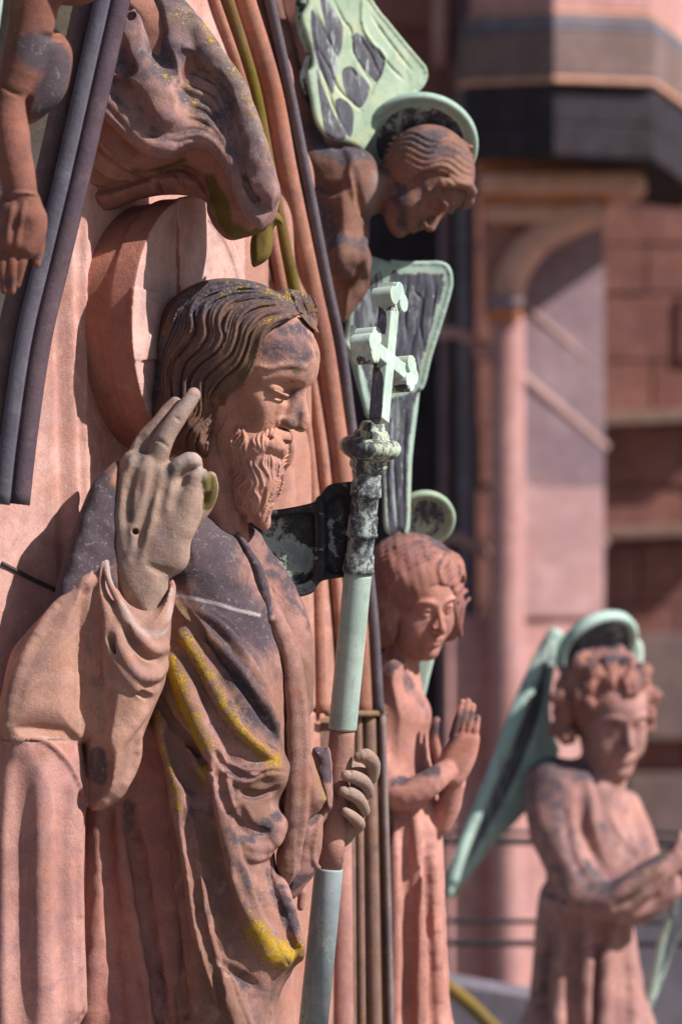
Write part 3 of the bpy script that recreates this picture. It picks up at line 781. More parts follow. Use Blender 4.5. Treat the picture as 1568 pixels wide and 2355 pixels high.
    v.paint('soot_shade', Z4([(380, 560), (350, 760), (270, 720)]), 26, 0.6, 0.9)
    v.paint('soot_shade', Z4([(560, 560), (500, 760), (520, 900), (620, 850), (760, 760)]), 30, 0.45, 0.9)
    v.paint('soot_shade', Z4([(290, 1000), (270, 1250)]), 12, 0.6, 0.9)
    v.paint('pale', Z4([(600, 500), (760, 240), (600, 420)]), 34, 0.4, 0.9)
    v.paint('pale', Z4([(700, 740), (800, 700), (900, 860)]), 22, 0.5, 0.9)
    v.emit('raised_hand', T, M_hand)

    # ---- sleeve of the raised arm
    v = Vol(-30, 420, 1255, 2420, -430, -20, 3)
    v.pillow(Z6([(500, 95), (440, 180), (410, 300), (400, 500), (405, 800), (412, 1000), (425, 1200), (450, 1255), (520, 1240), (600, 1170), (650, 1000), (680, 900), (730, 780), (770, 680), (788, 560), (800, 430), (808, 300), (800, 240), (720, 330), (560, 240)]), -205, 100, 90, 0)
    v.pillow(Z6([(470, 130), (340, 260), (250, 340), (160, 440), (90, 530), (50, 680), (30, 820), (40, 925), (200, 925), (425, 930), (440, 600), (450, 300)]), -262, 90, 80, 10, yx=0.35, ref=(115, 1500))
    v.pillow(Z6([(36, 800), (200, 815), (380, 830), (425, 1150), (414, 1300), (408, 1600), (416, 1900), (425, 2160), (370, 2250), (365, 2330), (240, 2480), (-20, 2480), (20, 1500)]), -262, 84, 76, 6, smooth=False, yx=0.35, ref=(115, 1500))
    v.fix()
    # cuff rim and its hollow
    v.ell((338, 1345, -215), (54, 74, 62), 6, cut=True, M=[[1, 0, 0], [0, 1, 0], [0, 0, 1]])
    rim = [(252, 1282, -235), (262, 1330, -278), (290, 1388, -292), (325, 1430, -290), (358, 1447, -276), (388, 1425, -250), (401, 1380, -225), (400, 1340, -195), (360, 1300, -130), (300, 1270, -130), (256, 1268, -180), (252, 1282, -235)]
    v.tube(rim, 8, 5)
    v.fix()
    for a, r_, h_ in [([(560, 330), (640, 440), (720, 520), (790, 520)], 12, 12), ([(540, 420), (600, 560), (660, 640), (740, 640), (785, 600)], 14, 16),
                      ([(500, 330), (530, 520), (600, 640), (680, 720), (750, 700)], 11, 11), ([(430, 200), (440, 400), (440, 640), (440, 900)], 12, 6),
                      ([(730, 740), (650, 850), (560, 960), (520, 1080), (440, 1220)], 16, 10), ([(420, 210), (280, 340), (170, 520), (100, 700), (60, 900)], 13, 10),
                      ([(660, 900), (640, 1040), (560, 1180), (470, 1240)], 14, 10)]:
        v.stroke(Z6(a), r_, h_, r_)
    for a, r_, h_ in [([(540, 470), (580, 590), (650, 700), (700, 740)], 8, 12), ([(600, 430), (680, 540), (760, 580)], 8, 11), ([(415, 250), (408, 500), (410, 900)], 9, 14),
                      ([(520, 700), (500, 850), (480, 960)], 16, 12), ([(470, 960), (500, 1000), (480, 1120), (440, 1190)], 22, 22), ([(480, 380), (470, 600), (500, 800)], 14, 8)]:
        v.stroke(Z6(a), r_, h_, r_, cut=True)
    v.wob(0.4, 70, 5)
    v.paint('soot_shade', Z6([(470, 1000), (480, 1100)]), 30, 0.85, 0.5)  # darker in the hollow of the sleeve
    v.paint('soot_shade', Z6([(440, 950), (520, 820), (500, 600)]), 36, 0.3, 0.9)
    v.paint('pale', Z6([(60, 925), (230, 915), (400, 930)]), 4, 0.6, 0.5)
    v.paint('pale', Z6([(500, 110), (560, 260), (640, 400), (720, 455), (790, 420), (805, 260)]), 12, 0.6, 0.7)
    v.fix()
    for a, r_, h_ in [([(40, 930), (230, 925), (330, 1010), (385, 1110), (415, 1220)], 7, 6), ([(60, 1100), (62, 1500), (60, 2300)], 30, 12), ([(235, 1100), (228, 1500), (232, 2200)], 34, 12), ([(396, 1300), (394, 1600), (404, 2050)], 13, 7)]:
        v.stroke(Z6(a), r_, h_, r_)
    for a, r_, h_ in [([(145, 1050), (135, 1500), (140, 2350)], 26, 15), ([(330, 1180), (322, 1500), (330, 2150)], 22, 10), ([(425, 2150), (340, 2270), (210, 2420)], 10, 12), ([(20, 925), (200, 928), (410, 932)], 3, 4), ([(300, 2240), (240, 2330), (190, 2400)], 10, 8)]:
        v.stroke(Z6(a), r_, h_, r_, cut=True)
    o = v.emit('sleeve', T, M_sleeve); me = o.data; me.materials.append(M_tunic)
    cz = np.zeros(len(me.polygons)*3, dtype=f32); me.polygons.foreach_get('center', cz); cz = cz.reshape(-1, 3)+T.origin.astype(f32)
    me.polygons.foreach_set('material_index', ((cz[:, 2] < (1177.5-1688)/1000) & (cz[:, 0] < (214-784)/1000)).astype(np.int32))

    # ---- tunic behind
    v = Vol(150, 470, 1600, 2420, -160, 140, 4)
    v.pillow([(180, 1620), (440, 1620), (460, 2000), (460, 2460), (120, 2460), (190, 2000)], 0, 110, 60, 0, smooth=False)
    v.fix()
    for a, r_, h_ in [([(275, 1870), (300, 2050), (345, 2250), (370, 2400)], 16, 12), ([(215, 1850), (225, 2100), (210, 2400)], 20, 8)]:
        v.stroke(a, r_, h_, r_)
    for a, r_, h_ in [([(300, 1850), (325, 2000), (355, 2200), (385, 2400)], 16, 22), ([(250, 1860), (262, 2100), (290, 2400)], 14, 8)]:
        v.stroke(a, r_, h_, r_, cut=True)
    v.wob(1.0, 60, 9)
    v.paint('soot_shade', [(300, 1850), (330, 2020), (365, 2250), (380, 2400)], 26, 0.8, 0.6)  # darker along the cut fold
    v.emit('tunic', T, stone('deep_red_sandstone', (0.29, 0.13, 0.105), (0.37, 0.175, 0.145), 0.0, 0.3))

    # ---- mantle over chest and hip
    v = Vol(110, 780, 1040, 2420, -340, 230, 3.2)
    v.pillow([(455, 1165), (505, 1215), (545, 1235), (585, 1290), (615, 1390), (640, 1460), (660, 1560), (665, 1700), (650, 1850), (632, 1950), (640, 2010), (672, 2070), (688, 2150), (690, 2195), (672, 2235), (640, 2300), (615, 2450), (395, 2450), (368, 2100), (338, 1730), (300, 1500), (330, 1330), (400, 1200)], 10, 175, 130, 0)
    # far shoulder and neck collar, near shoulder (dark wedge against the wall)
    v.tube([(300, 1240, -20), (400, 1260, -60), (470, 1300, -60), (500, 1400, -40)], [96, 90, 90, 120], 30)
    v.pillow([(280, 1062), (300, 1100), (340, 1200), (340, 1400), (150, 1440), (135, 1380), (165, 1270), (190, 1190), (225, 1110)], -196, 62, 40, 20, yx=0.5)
    v.tube([(560, 1260, 60), (615, 1380, 60), (650, 1480, 60), (660, 1620, 60)], [50, 70, 70, 60], 30)
    v.fix()
    # belly pouches
    v.tube([(560, 1790, -90), (620, 1775, -70), (642, 1760, -40)], [48, 46, 26], 24)
    v.tube([(560, 1880, -95), (615, 1900, -70), (640, 1890, -40)], [52, 44, 24], 20)
    v.tube([(580, 2180, -80), (640, 2170, -60), (672, 2180, -10)], [70, 50, 26], 30)
    v.fix()
    rd = [([(788, 540), (850, 690), (920, 860), (990, 1010), (1020, 1180), (1045, 1350), (1080, 1520), (1140, 1700), (1200, 1840), (1260, 1960)], 26, 26),
          ([(725, 800), (800, 990), (835, 1150), (870, 1350), (910, 1600), (950, 1850), (1020, 2050), (1110, 2300)], 24, 24),
          ([(675, 960), (690, 1250), (710, 1550), (745, 1900), (800, 2350)], 15, 16),
          ([(820, 320), (950, 440), (1080, 580), (1190, 730), (1285, 880)], 16, 11),
          ([(840, 450), (950, 620), (1030, 770), (1110, 890), (1200, 980), (1290, 1040)], 18, 17),
          ([(900, 330), (1030, 420), (1140, 560), (1240, 720)], 16, 7),
          ([(1000, 1060), (1110, 1110), (1200, 1080), (1290, 1090)], 20, 12),
          ([(1040, 1290), (1110, 1400), (1200, 1440), (1290, 1400)], 18, 12),
          ([(1090, 1440), (1180, 1480), (1260, 1450)], 12, 9),
          ([(1280, 1580), (1320, 1700), (1360, 1850), (1375, 1960)], 16, 14),
          ([(1190, 1800), (1270, 1900), (1340, 1960)], 24, 12),
          ([(980, 1900), (1060, 2050), (1120, 2180), (1180, 2350)], 16, 10)]
    for a, r_, h_ in rd: v.stroke(Z6(a), r_, h_*1.3, r_*0.65, taper=0.12)
    v.fix()
    for a, r_, h_ in rd[:7]:
        for dx_, rr_ in ((r_*1.3, 4.5), (-r_*1.2, 3.5)):
            v.stroke(np.array(Z6(a))+[dx_, 3], rr_, 5, 3, cut=True, taper=0.3)
    v.fix()
    gr = [([(745, 760), (830, 900), (900, 980), (960, 1060)], 13, 20), ([(800, 880), (830, 1000), (870, 1100), (930, 1180)], 20, 20),
          ([(1010, 1020), (1040, 1180), (1100, 1290), (1170, 1390)], 13, 18), ([(1000, 990), (1060, 1060), (1150, 1110)], 9, 13),
          ([(825, 300), (960, 480), (1080, 640), (1190, 800), (1290, 960)], 8, 9), ([(1120, 1180), (1200, 1195), (1280, 1170)], 10, 13),
          ([(1110, 1250), (1160, 1340), (1240, 1370)], 10, 10), ([(1100, 1500), (1130, 1600), (1190, 1730)], 16, 8),
          ([(860, 1250), (900, 1500), (930, 1750), (990, 2000), (1060, 2280)], 12, 16), ([(710, 1000), (740, 1300), (790, 1700), (860, 2200)], 18, 14),
          ([(930, 1150), (970, 1350), (1010, 1600), (1080, 1850)], 22, 14), ([(1255, 1480), (1255, 1560), (1290, 1680), (1320, 1780)], 9, 13),
          ([(1300, 1720), (1330, 1830), (1365, 1900)], 9, 9), ([(1000, 1920), (1080, 1990), (1180, 2060)], 10, 8)]
    for a, r_, h_ in gr: v.stroke(Z6(a), r_, h_*1.3, r_*0.7, cut=True, taper=0.2)
    v.wob(1.2, 60, 11)
    v.paint('soot_shade', [(470, 1230), (500, 1330), (560, 1420), (600, 1440)], 130, 1.1, 0.9)
    v.paint('soot_shade', Z6([(900, 560), (1000, 700), (1060, 850)]), 50, 0.35, 1.0)
    v.paint('soot_shade', Z6([(1000, 1150), (1080, 1340), (1120, 1500)]), 40, 0.5, 1.0)
    v.paint('soot_shade', Z6([(860, 1000), (900, 1300), (920, 1600), (960, 1900)]), 26, 0.4, 1.0)
    v.paint('moss', Z6([(880, 1150), (900, 1400), (1000, 1700), (1100, 1950)]), 50, 0.30, 1.0)
    v.paint('soot_shade', [(210, 1180), (200, 1250), (190, 1320), (220, 1390)], 110, 1.25, 0.4)
    v.paint('soot_shade', Z6([(1060, 560), (1160, 760), (1260, 900)]), 60, 0.9, 0.9)
    v.paint('soot_shade', Z6([(1060, 1350), (1120, 1400), (1230, 1330), (1280, 1290)]), 24, 0.7, 0.8)
    v.paint('soot_shade', Z6([(1240, 1560), (1290, 1680), (1340, 1780)]), 30, 0.8, 0.7)  # darker along this groove
    v.paint('soot_shade', Z6([(1140, 1560), (1150, 1680)]), 22, 0.5, 0.8)
    v.paint('lichen', Z6([(785, 580), (820, 720), (880, 860), (930, 950)]), 36, 1.15, 0.6)
    v.paint('moss', Z6([(860, 1000), (880, 1200), (900, 1400)]), 40, 0.45, 1.0)
    v.paint('moss', Z6([(1130, 1900), (1200, 2050)]), 60, 0.45, 1.0)
    v.paint('lichen', Z6([(730, 820), (770, 950), (800, 1080), (830, 1250)]), 20, 0.75, 0.8)
    v.paint('lichen', Z6([(850, 470), (950, 620), (1040, 780), (1120, 900), (1200, 990), (1290, 1040)]), 30, 0.85, 0.8)
    v.paint('lichen', Z6([(1080, 720), (1150, 860)]), 14, 0.45, 0.9)
    v.paint('lichen', Z6([(950, 1060), (930, 1130)]), 30, 0.9, 0.7)
    v.paint('lichen', Z6([(1180, 1060), (1260, 1080)]), 24, 0.5, 0.9)
    v.paint('lichen', Z6([(1190, 1800), (1250, 1870), (1300, 1920), (1350, 1930)]), 52, 1.1, 0.45)
    v.paint('lichen', Z6([(1300, 1760), (1350, 1880)]), 16, 0.8, 0.7)
    v.paint('moss', Z6([(830, 320), (960, 480), (1080, 640), (1190, 800), (1280, 930)]), 12, 0.8, 0.7)
    v.paint('moss', Z6([(1120, 1190), (1230, 1190)]), 22, 0.5, 0.9)
    v.paint('moss', Z6([(1230, 1990), (1330, 1990)]), 30, 0.5, 0.9)
    v.paint('moss', Z6([(1020, 1250), (1080, 1500)]), 16, 0.5, 0.9)
    v.paint('pale', Z6([(815, 283), (900, 297), (1000, 320), (1100, 350), (1200, 375)]), 5.5, 1.0, 0.5)
    v.paint('pale', Z6([(690, 840), (700, 980)]), 12, 0.7, 0.7)
    v.emit('mantle', T, M_robe)

    # ---- lapel of the mantle at the breast
    v = Vol(520, 780, 1210, 2110, -150, 170, 2.8)
    v.tube([(549, 1232, -46), (572, 1270, -52), (600, 1330, -56), (622, 1400, -52), (648, 1460, -36), (672, 1560, -28), (682, 1680, -30), (680, 1800, -34), (674, 1900, -30), (662, 1980, -24), (655, 2028, -20)], [8, 12, 15, 20, 24, 30, 32, 32, 30, 26, 12], 0)
    v.tube([(556, 1240, -70), (590, 1300, -80), (606, 1350, -80), (622, 1420, -70)], [7, 12, 14, 8], 6)
    v.pillow([(700, 1720), (714, 1730), (735, 1790), (751, 1838), (738, 1860), (705, 1890), (694, 1930), (690, 2000), (668, 2030), (655, 1900), (668, 1780)], -6, 44, 26, 10, smooth=False)
    v.fix()
    v.stroke([(640, 1480), (652, 1600), (652, 1750), (645, 1880), (640, 1980)], 10, 8, 10, cut=True)
    v.stroke([(690, 1560), (704, 1700), (700, 1860), (690, 1960)], 8, 6, 8)
    v.stroke([(668, 1560), (676, 1700), (672, 1880)], 14, 4, 16)
    v.wob(0.9, 50, 12)
    v.paint('lichen', [(722, 1750), (740, 1800), (750, 1838)], 13, 1.0, 0.6)
    v.paint('moss', [(650, 1960), (665, 2000)], 40, 0.6, 0.9)
    v.paint('soot_shade', [(560, 1240), (600, 1320), (620, 1400)], 26, 0.9, 0.6)
    v.emit('lapel', T, M_robe)

    # ---- cloth and wrist behind the staff, left hand
    v = Vol(640, 900, 1690, 2140, 20, 340, 2.4)
    v.pillow([(730, 1880), (742, 1890), (738, 1960), (722, 2015), (696, 2050), (672, 2075), (650, 2060), (640, 1960), (680, 1880)], 90, 60, 40, 0)
    v.tube([(690, 2095, 110), (694, 2060, 110)], [8, 10], 8)
    v.tube([(640, 1900, 130), (700, 1880, 150), (745, 1850, 170)], [50, 44, 34], 20)
    v.pillow([(715, 1735), (745, 1725), (760, 1735), (765, 1860), (740, 1850)], 120, 40, 20, 10)
    v.fix(); v.stroke([(738, 1880), (724, 1930), (720, 1980), (735, 2005)], 6, 7, 7)
    v.wob(0.8, 40, 13)
    v.paint('soot_shade', [(668, 2040), (690, 2030), (720, 2020)], 30, 0.7, 0.6)
    v.paint('soot_shade', [(745, 1735), (755, 1780)], 30, 0.9, 0.5)
    v.emit('cuff', T, M_robe)
    v = Vol(730, 890, 1710, 1985, 60, 300, 1.9)
    yS = 172
    v.pillow([(790, 1760), (850, 1780), (848, 1860), (832, 1912), (798, 1958), (750, 1960), (740, 1800)], yS+55, 32, 26, 0)
    v.tube([(820, 1790, yS+52), (852, 1800, yS+40), (858, 1766, yS+14), (842, 1746, yS-8), (826, 1748, yS-14)], [17, 16, 18, 18, 13], 5)       # forefinger
    v.tube([(820, 1835, yS+50), (846, 1834, yS+30), (838, 1808, yS-8), (815, 1794, yS-32), (796, 1790, yS-40)], [16, 15, 16, 16, 13], 4)
    v.tube([(820, 1870, yS+48), (838, 1876, yS+30), (826, 1846, yS-14), (806, 1832, yS-34), (790, 1827, yS-42)], [15, 14, 15, 15.5, 12.5], 4)
    v.tube([(800, 1925, yS+45), (826, 1908, yS+24), (812, 1888, yS-14), (794, 1874, yS-34)], [17, 15, 13.5, 10.5], 4)
    v.fix()
    for c_ in ((796, 1785), (790, 1822)):
        v.stroke([(c_[0]+8, c_[1]-7), (c_[0]+13, c_[1]+2), (c_[0]+8, c_[1]+9)], 2.5, 2, 3, cut=True)
    v.paint('moss', [(840, 1840), (815, 1805), (800, 1830), (826, 1870)], 26, 0.42, 0.9)
    v.paint('soot_shade', [(788, 1868)], 9, 1.0, 0.6)
    v.emit('holding_hand', T, M_face if False else M_hand)

# ================================================================== staff with cross
def lathe(prof, seg=48):
    V = []; 
    for r, t in prof:
        for i in range(seg):
            a = 2*math.pi*i/seg; V.append((r*math.cos(a), r*math.sin(a), t))
    Q = [(j*seg+i, j*seg+(i+1) % seg, (j+1)*seg+(i+1) % seg, (j+1)*seg+i) for j in range(len(prof)-1) for i in range(seg)]
    return np.array(V), Q
def lathe_part(name, thing, prof, A, B, mat, parent=None, seg=48):
    """profile (radius, photo py along the axis); axis from A to B, both (px, py, y)"""
    V, Q = lathe([(r, 0) for r, _ in prof], seg)
    A = np.array([A[0], A[2], -A[1]], float); B = np.array([B[0], B[2], -B[1]], float)
    w = (B-A)/np.linalg.norm(B-A); u = np.cross(w, [0, 1, 0]); u /= np.linalg.norm(u); q = np.cross(w, u)
    W = []
    for j, (r, py) in enumerate(prof):
        t = (-py-A[2])/(B[2]-A[2]); c = A+(B-A)*t
        for i in range(seg):
            a = 2*math.pi*i/seg; W.append(c+u*r*math.cos(a)+q*r*math.sin(a))
    W = np.array(W)
    # caps
    n = len(prof); W = np.vstack([W, W[:seg].mean(0), W[(n-1)*seg:].mean(0)])
    tr = [(i, n*seg, (i+1) % seg) for i in range(seg)]+[((n-1)*seg+i, (n-1)*seg+(i+1) % seg, n*seg+1) for i in range(seg)]
    z = np.zeros(len(W))
    me = make_mesh(name, thing.place(W), Q, tr, attrs={'dark': z, 'pale': z})
    return link(name, me, mat, parent if parent is not None else thing)
if want('staff'):
    T = Thing('cross_staff', 'tall staff topped by a green copper cross, held upright in the bearded statue\'s far hand', 'staff', 760, 1680, 0.0)
    SA = (897.5, 560, 60); SB = (722, 2355, 240)
    axx = lambda py: tuple(np.array(SA)+(np.array(SB)-np.array(SA))*((py-560)/(2355-560)))
    lathe_part('lower_pipe', T, [(31, 2009), (33, 2009.5), (33.5, 2014), (34.5, 2440)], SA, SB, C_steel)
    lathe_part('stone_grip', T, [(29, 1676), (29.5, 1700), (31, 1850), (31.5, 1866), (30, 1868), (31, 1871), (31.5, 1950), (30.5, 2012)], SA, SB, stone('grip_sandstone', (0.30, 0.16, 0.13), (0.36, 0.19, 0.15), 0.0, 0.3))
    lathe_part('upper_pipe', T, [(28, 1317), (32, 1317.5), (32.5, 1330), (33, 1679), (32, 1684), (29, 1684.5)], SA, SB, C_pipe)
    pr = [(30, 1085), (32, 1090), (31.5, 1100), (32, 1104), (35, 1108), (36, 1132), (37.5, 1136), (36, 1141), (31.5, 1143), (31, 1184), (34, 1189), (35, 1222), (37.5, 1228), (36, 1234), (31.5, 1236), (31, 1272), (34.5, 1278), (35.5, 1305), (37.5, 1312), (36, 1319), (31, 1320)]
    lathe_part('ringed_socket', T, pr, SA, SB, C_ring)
    pr = [(22, 968), (27, 972), (28, 978), (30, 980), (30, 986), (36, 989), (40, 993), (43, 998), (44, 1003), (50, 1005), (59, 1008), (66, 1013), (71, 1021), (72, 1029), (69, 1038), (62, 1046), (52, 1052), (45, 1056), (43, 1060), (45, 1066), (44, 1074), (38, 1079), (34, 1083), (31, 1087)]
    lathe_part('knob', T, pr, SA, SB, C_knob, seg=64)
    # the cross: square bars seen on edge, trefoil ends
    v = Vol(790, 970, 620, 985, -140, 300, 1.7)
    a3 = np.array([0.43, 0.0, 0.0]);
    arm = np.array([0.445, 0.83, -0.335]); arm /= np.linalg.norm(arm)          # along the cross-arms (x, y, z)
    upv = np.array([0.09, 0.355, 1.0]); upv -= arm*(upv@arm); upv /= np.linalg.norm(upv)
    nrm = np.cross(arm, upv)
    if nrm[0] < 0: nrm = -nrm
    C0 = np.array([884, axx(828)[2], -826.0])
    def boxm(c, ha, hu, hn, rad=2.0, k=2.0, cut=False):
        ext = np.abs(arm)*ha+np.abs(upv)*hu+np.abs(nrm)*hn+k+8
        w = v.win(c-ext, c+ext)
        if w is None: return
        sl, X, Y, Z = w; X = X-f32(c[0]); Y = Y-f32(c[1]); Z = Z-f32(c[2])
        q = [np.abs(m_[0]*X+m_[1]*Y+m_[2]*Z)-(e_-rad) for m_, e_ in ((arm, ha), (upv, hu), (nrm, hn))]
        o_ = np.sqrt(sum(np.maximum(a_, 0)**2 for a_ in q))+np.minimum(np.maximum(np.maximum(q[0], q[1]), q[2]), 0)-rad
        v.blend(sl, o_.astype(f32), k, cut)
    def cyl(c, r, hn, k=2.0):
        ext = r+hn+8; w = v.win(c-ext, c+ext)
        sl, X, Y, Z = w; X = X-f32(c[0]); Y = Y-f32(c[1]); Z = Z-f32(c[2])
        t = nrm[0]*X+nrm[1]*Y+nrm[2]*Z; rr = np.sqrt(np.maximum(X*X+Y*Y+Z*Z-t*t, 0))
        a_ = rr-r; b_ = np.abs(t)-hn
        v.blend(sl, (np.minimum(np.maximum(a_, b_), 0)+np.sqrt(np.maximum(a_, 0)**2+np.maximum(b_, 0)**2)).astype(f32), k)
    hn = 18
    boxm(C0+upv*18, 19, 170, hn)                # upright
    boxm(C0, 92, 18, hn)                        # arms
    for sgn in (-1, 1):
        c = C0+arm*sgn*92
        cyl(c+arm*sgn*15, 22, hn+8); cyl(c+upv*22, 22, hn+8); cyl(c-upv*22, 22, hn+8)
    c = C0+upv*150
    cyl(c+upv*20, 22, hn+8); cyl(c+arm*24, 22, hn+8); cyl(c-arm*24, 22, hn+8)
    for pl in ([(835, 990), (874, 990), (882, 860), (850, 850)], [(862, 760), (888, 765), (890, 712), (866, 705)]): ppoly(v, 'dark', pl, 0.62, 6)  # left facets darkened: their shade is put into the colour
    for pl in ([(822, 840), (868, 846), (866, 822), (822, 815)], [(904, 900), (946, 902), (944, 880), (904, 880)], [(868, 712), (930, 716), (928, 698), (868, 695)]): ppoly(v, 'dark', pl, 0.30, 6)
    pass
    v.emit('cross', T, C_cross, chans=('dark', 'pale'))
    # the bracket of the open metal box behind the staff
if want('bracket'):
    T = Thing('metal_bracket', 'blackened copper trough-shaped bracket with a rolled rim between the beard and the staff', 'bracket', 700, 1250, 0.10)
    v = Vol(530, 850, 1090, 1400, -60, 260, 2.2)
    ou = [(540, 1195), (545, 1186), (600, 1178), (660, 1170), (722, 1155), (740, 1138), (752, 1122), (790, 1112), (840, 1110), (840, 1325), (790, 1328), (740, 1334), (724, 1352), (716, 1364), (670, 1376), (630, 1385), (600, 1330), (560, 1240)]
    v.pillow(ou, 60, 34, 12, 0, smooth=False, yx=0.25)
    v.fix()
    v.pillow([(552, 1205), (640, 1190), (712, 1180), (722, 1200), (722, 1300), (706, 1338), (640, 1352), (615, 1320), (575, 1240)], 25, 22, 16, 4, cut=True, yx=0.25)
    v.pillow([(748, 1160), (812, 1150), (812, 1300), (748, 1310)], 34, 26, 16, 4, cut=True, yx=0.25)
    v.fix()
    v.stroke([(545, 1192), (600, 1184), (660, 1176), (722, 1162), (744, 1140), (760, 1122), (790, 1116), (835, 1114)], 7, 8, 4, taper=0)
    v.stroke([(628, 1380), (670, 1371), (712, 1360), (722, 1346), (740, 1330), (790, 1322), (835, 1320)], 6, 7, 4, taper=0)
    v.stroke([(735, 1150), (742, 1220), (738, 1325)], 9, 9, 5, taper=0)
    v.paint('pale', [(610, 1240), (660, 1270), (690, 1300)], 60, 0.42, 0.8)
    v.paint('pale', [(640, 1383), (700, 1368), (722, 1360), (740, 1335), (790, 1330)], 6, 1.0, 0.6)
    v.paint('pale', [(760, 1200), (764, 1260)], 12, 0.3, 0.8)
    v.paint('dark', [(720, 1210), (700, 1230)], 22, 0.8, 0.8)
    v.emit('trough', T, C_box, chans=('dark', 'pale'))
# ------------------------------------------------------------------ direct meshes in world space
def PW(px, py, y):
    """world millimetres of the point seen at photo (px, py) that lies y millimetres behind the statue's plane"""
    k = 1+y/(CAM_D*1000); return np.array([(px-784)*k, y, (1177.5-py)*k])
WN = np.array([0.902, -0.432, 0.0]); WD = np.array([0.432, 0.902, 0.0])      # niche wall: normal and direction
W0 = np.array([320-784.0, 185.0, 0.0])
def on_wall(px, py, off=0.0):
    e = PW(px, py, 0)-np.array([0, -CAM_D*1000, 0]); o = np.array([0, -CAM_D*1000.0, 0])
    t = ((W0+WN*off-o)@WN)/(e@WN); return o+e*t
def loc(thing, P): return np.asarray(P, float)/1000-thing.origin
def sweep(name, thing, path, prof, mat, parent=None, rs=None, up=(0, -1, 0), step=30, capd=True, smooth=True, attrs=True):
    """prof: radius (round) or list of (a, b) offsets; path in world mm"""
    P = cr(np.asarray(path, float), step=step); n = len(P)
    if np.isscalar(prof): prof = [(prof*math.cos(2*math.pi*i/20), prof*math.sin(2*math.pi*i/20)) for i in range(20)]
    else: prof = [(a_, -b_) for a_, b_ in prof]
    m = len(prof); V = []
    T_ = np.gradient(P, axis=0); T_ /= np.linalg.norm(T_, axis=1)[:, None]; up = np.array(up, float)
    sc = np.ones(n) if rs is None else np.interp(np.linspace(0, 1, n), np.linspace(0, 1, len(rs)), rs)
    for i in range(n):
        a = np.cross(up, T_[i]); a /= np.linalg.norm(a); b = np.cross(T_[i], a)
        for q in prof: V.append(P[i]+(a*q[0]+b*q[1])*sc[i])
    Q = [(j*m+i, j*m+(i+1) % m, (j+1)*m+(i+1) % m, (j+1)*m+i) for j in range(n-1) for i in range(m)]
    V = np.array(V); V = np.vstack([V, V[:m].mean(0), V[-m:].mean(0)])
    tr = [(i, n*m, (i+1) % m)[::-1][::-1] for i in range(m)]+[((n-1)*m+(i+1) % m, (n-1)*m+i, n*m+1)[::-1] for i in range(m)]
    z = np.zeros(len(V))
    me = make_mesh(name, loc(thing, V), Q, tr, attrs={'soot_shade': z}, smooth=smooth)
    fixn(me)
    return link(name, me, mat, parent if parent is not None else thing)
def fixn(me):
    import bmesh
    b = bmesh.new(); b.from_mesh(me); bmesh.ops.recalc_face_normals(b, faces=b.faces); b.to_mesh(me); b.free()
def block(name, thing, P8, mat, parent=None, bev=6):
    """hexahedron from eight world points (four of the front face, then four of the back), edges bevelled"""
    import bmesh
    b = bmesh.new(); vs = [b.verts.new(p) for p in loc(thing, P8)]
    for f in ((0, 1, 2, 3), (7, 6, 5, 4), (0, 4, 5, 1), (1, 5, 6, 2), (2, 6, 7, 3), (3, 7, 4, 0)): b.faces.new([vs[i] for i in f])
    bmesh.ops.recalc_face_normals(b, faces=b.faces)
    if bev: bmesh.ops.bevel(b, geom=list(b.edges), offset=bev/1000, segments=2, affect='EDGES', profile=0.6)
    me = bpy.data.meshes.new(name); b.to_mesh(me); b.free()
    return link(name, me, mat, parent if parent is not None else thing)
def slab(name, thing, quad, depth, mat, parent=None, bev=6):
    """quad: four (px, py, y) of the front face; it reaches depth mm back"""
    F = [PW(*q) for q in quad]; return block(name, thing, F+[f+np.array([0, depth, 0]) for f in F], mat, parent, bev)
def extr(name, thing, poly, y0, depth, mat, parent=None, bev=5):
    import bmesh
    b = bmesh.new(); P = [PW(a, c, y0) for a, c in poly]
    f = b.faces.new([b.verts.new(p) for p in loc(thing, P)])
    r = bmesh.ops.extrude_face_region(b, geom=[f])
    bmesh.ops.translate(b, verts=[g for g in r['geom'] if isinstance(g, bmesh.types.BMVert)], vec=(0, depth/1000, 0))
    bmesh.ops.recalc_face_normals(b, faces=b.faces)
    if bev: bmesh.ops.bevel(b, geom=list(b.edges), offset=bev/1000, segments=2, affect='EDGES', profile=0.6)
    me = bpy.data.meshes.new(name); b.to_mesh(me); b.free()
    return link(name, me, mat, parent if parent is not None else thing)
def lathe2(name, thing, prof, C, w, mat, parent=None, seg=72, soot_shade=None):
    """profile (r, t) turned about the axis w (x, y, z) through C (px, py, y), in the thing's own units"""
    V, Q = lathe(prof, seg); w = np.array(w, float); w /= np.linalg.norm(w)
    u = np.cross(w, [0, 0, 1.0]); u /= np.linalg.norm(u); q = np.cross(w, u)
    W = np.array([C[0], C[2], -C[1]])+V[:, :1]*u+V[:, 1:2]*q+V[:, 2:]*w
    dark = np.zeros(len(W)); rr = np.array([p[0] for p in prof]).repeat(seg)
    if soot_shade:
        hz = (V[:, 1:2]*q)[:, 2]
        dark = np.where((rr < soot_shade[0]), soot_shade[1], soot_shade[2])
    me = make_mesh(name, thing.place(W), Q, attrs={'dark': dark, 'pale': np.zeros(len(W))}); fixn(me)
    return link(name, me, mat, parent if parent is not None else thing)

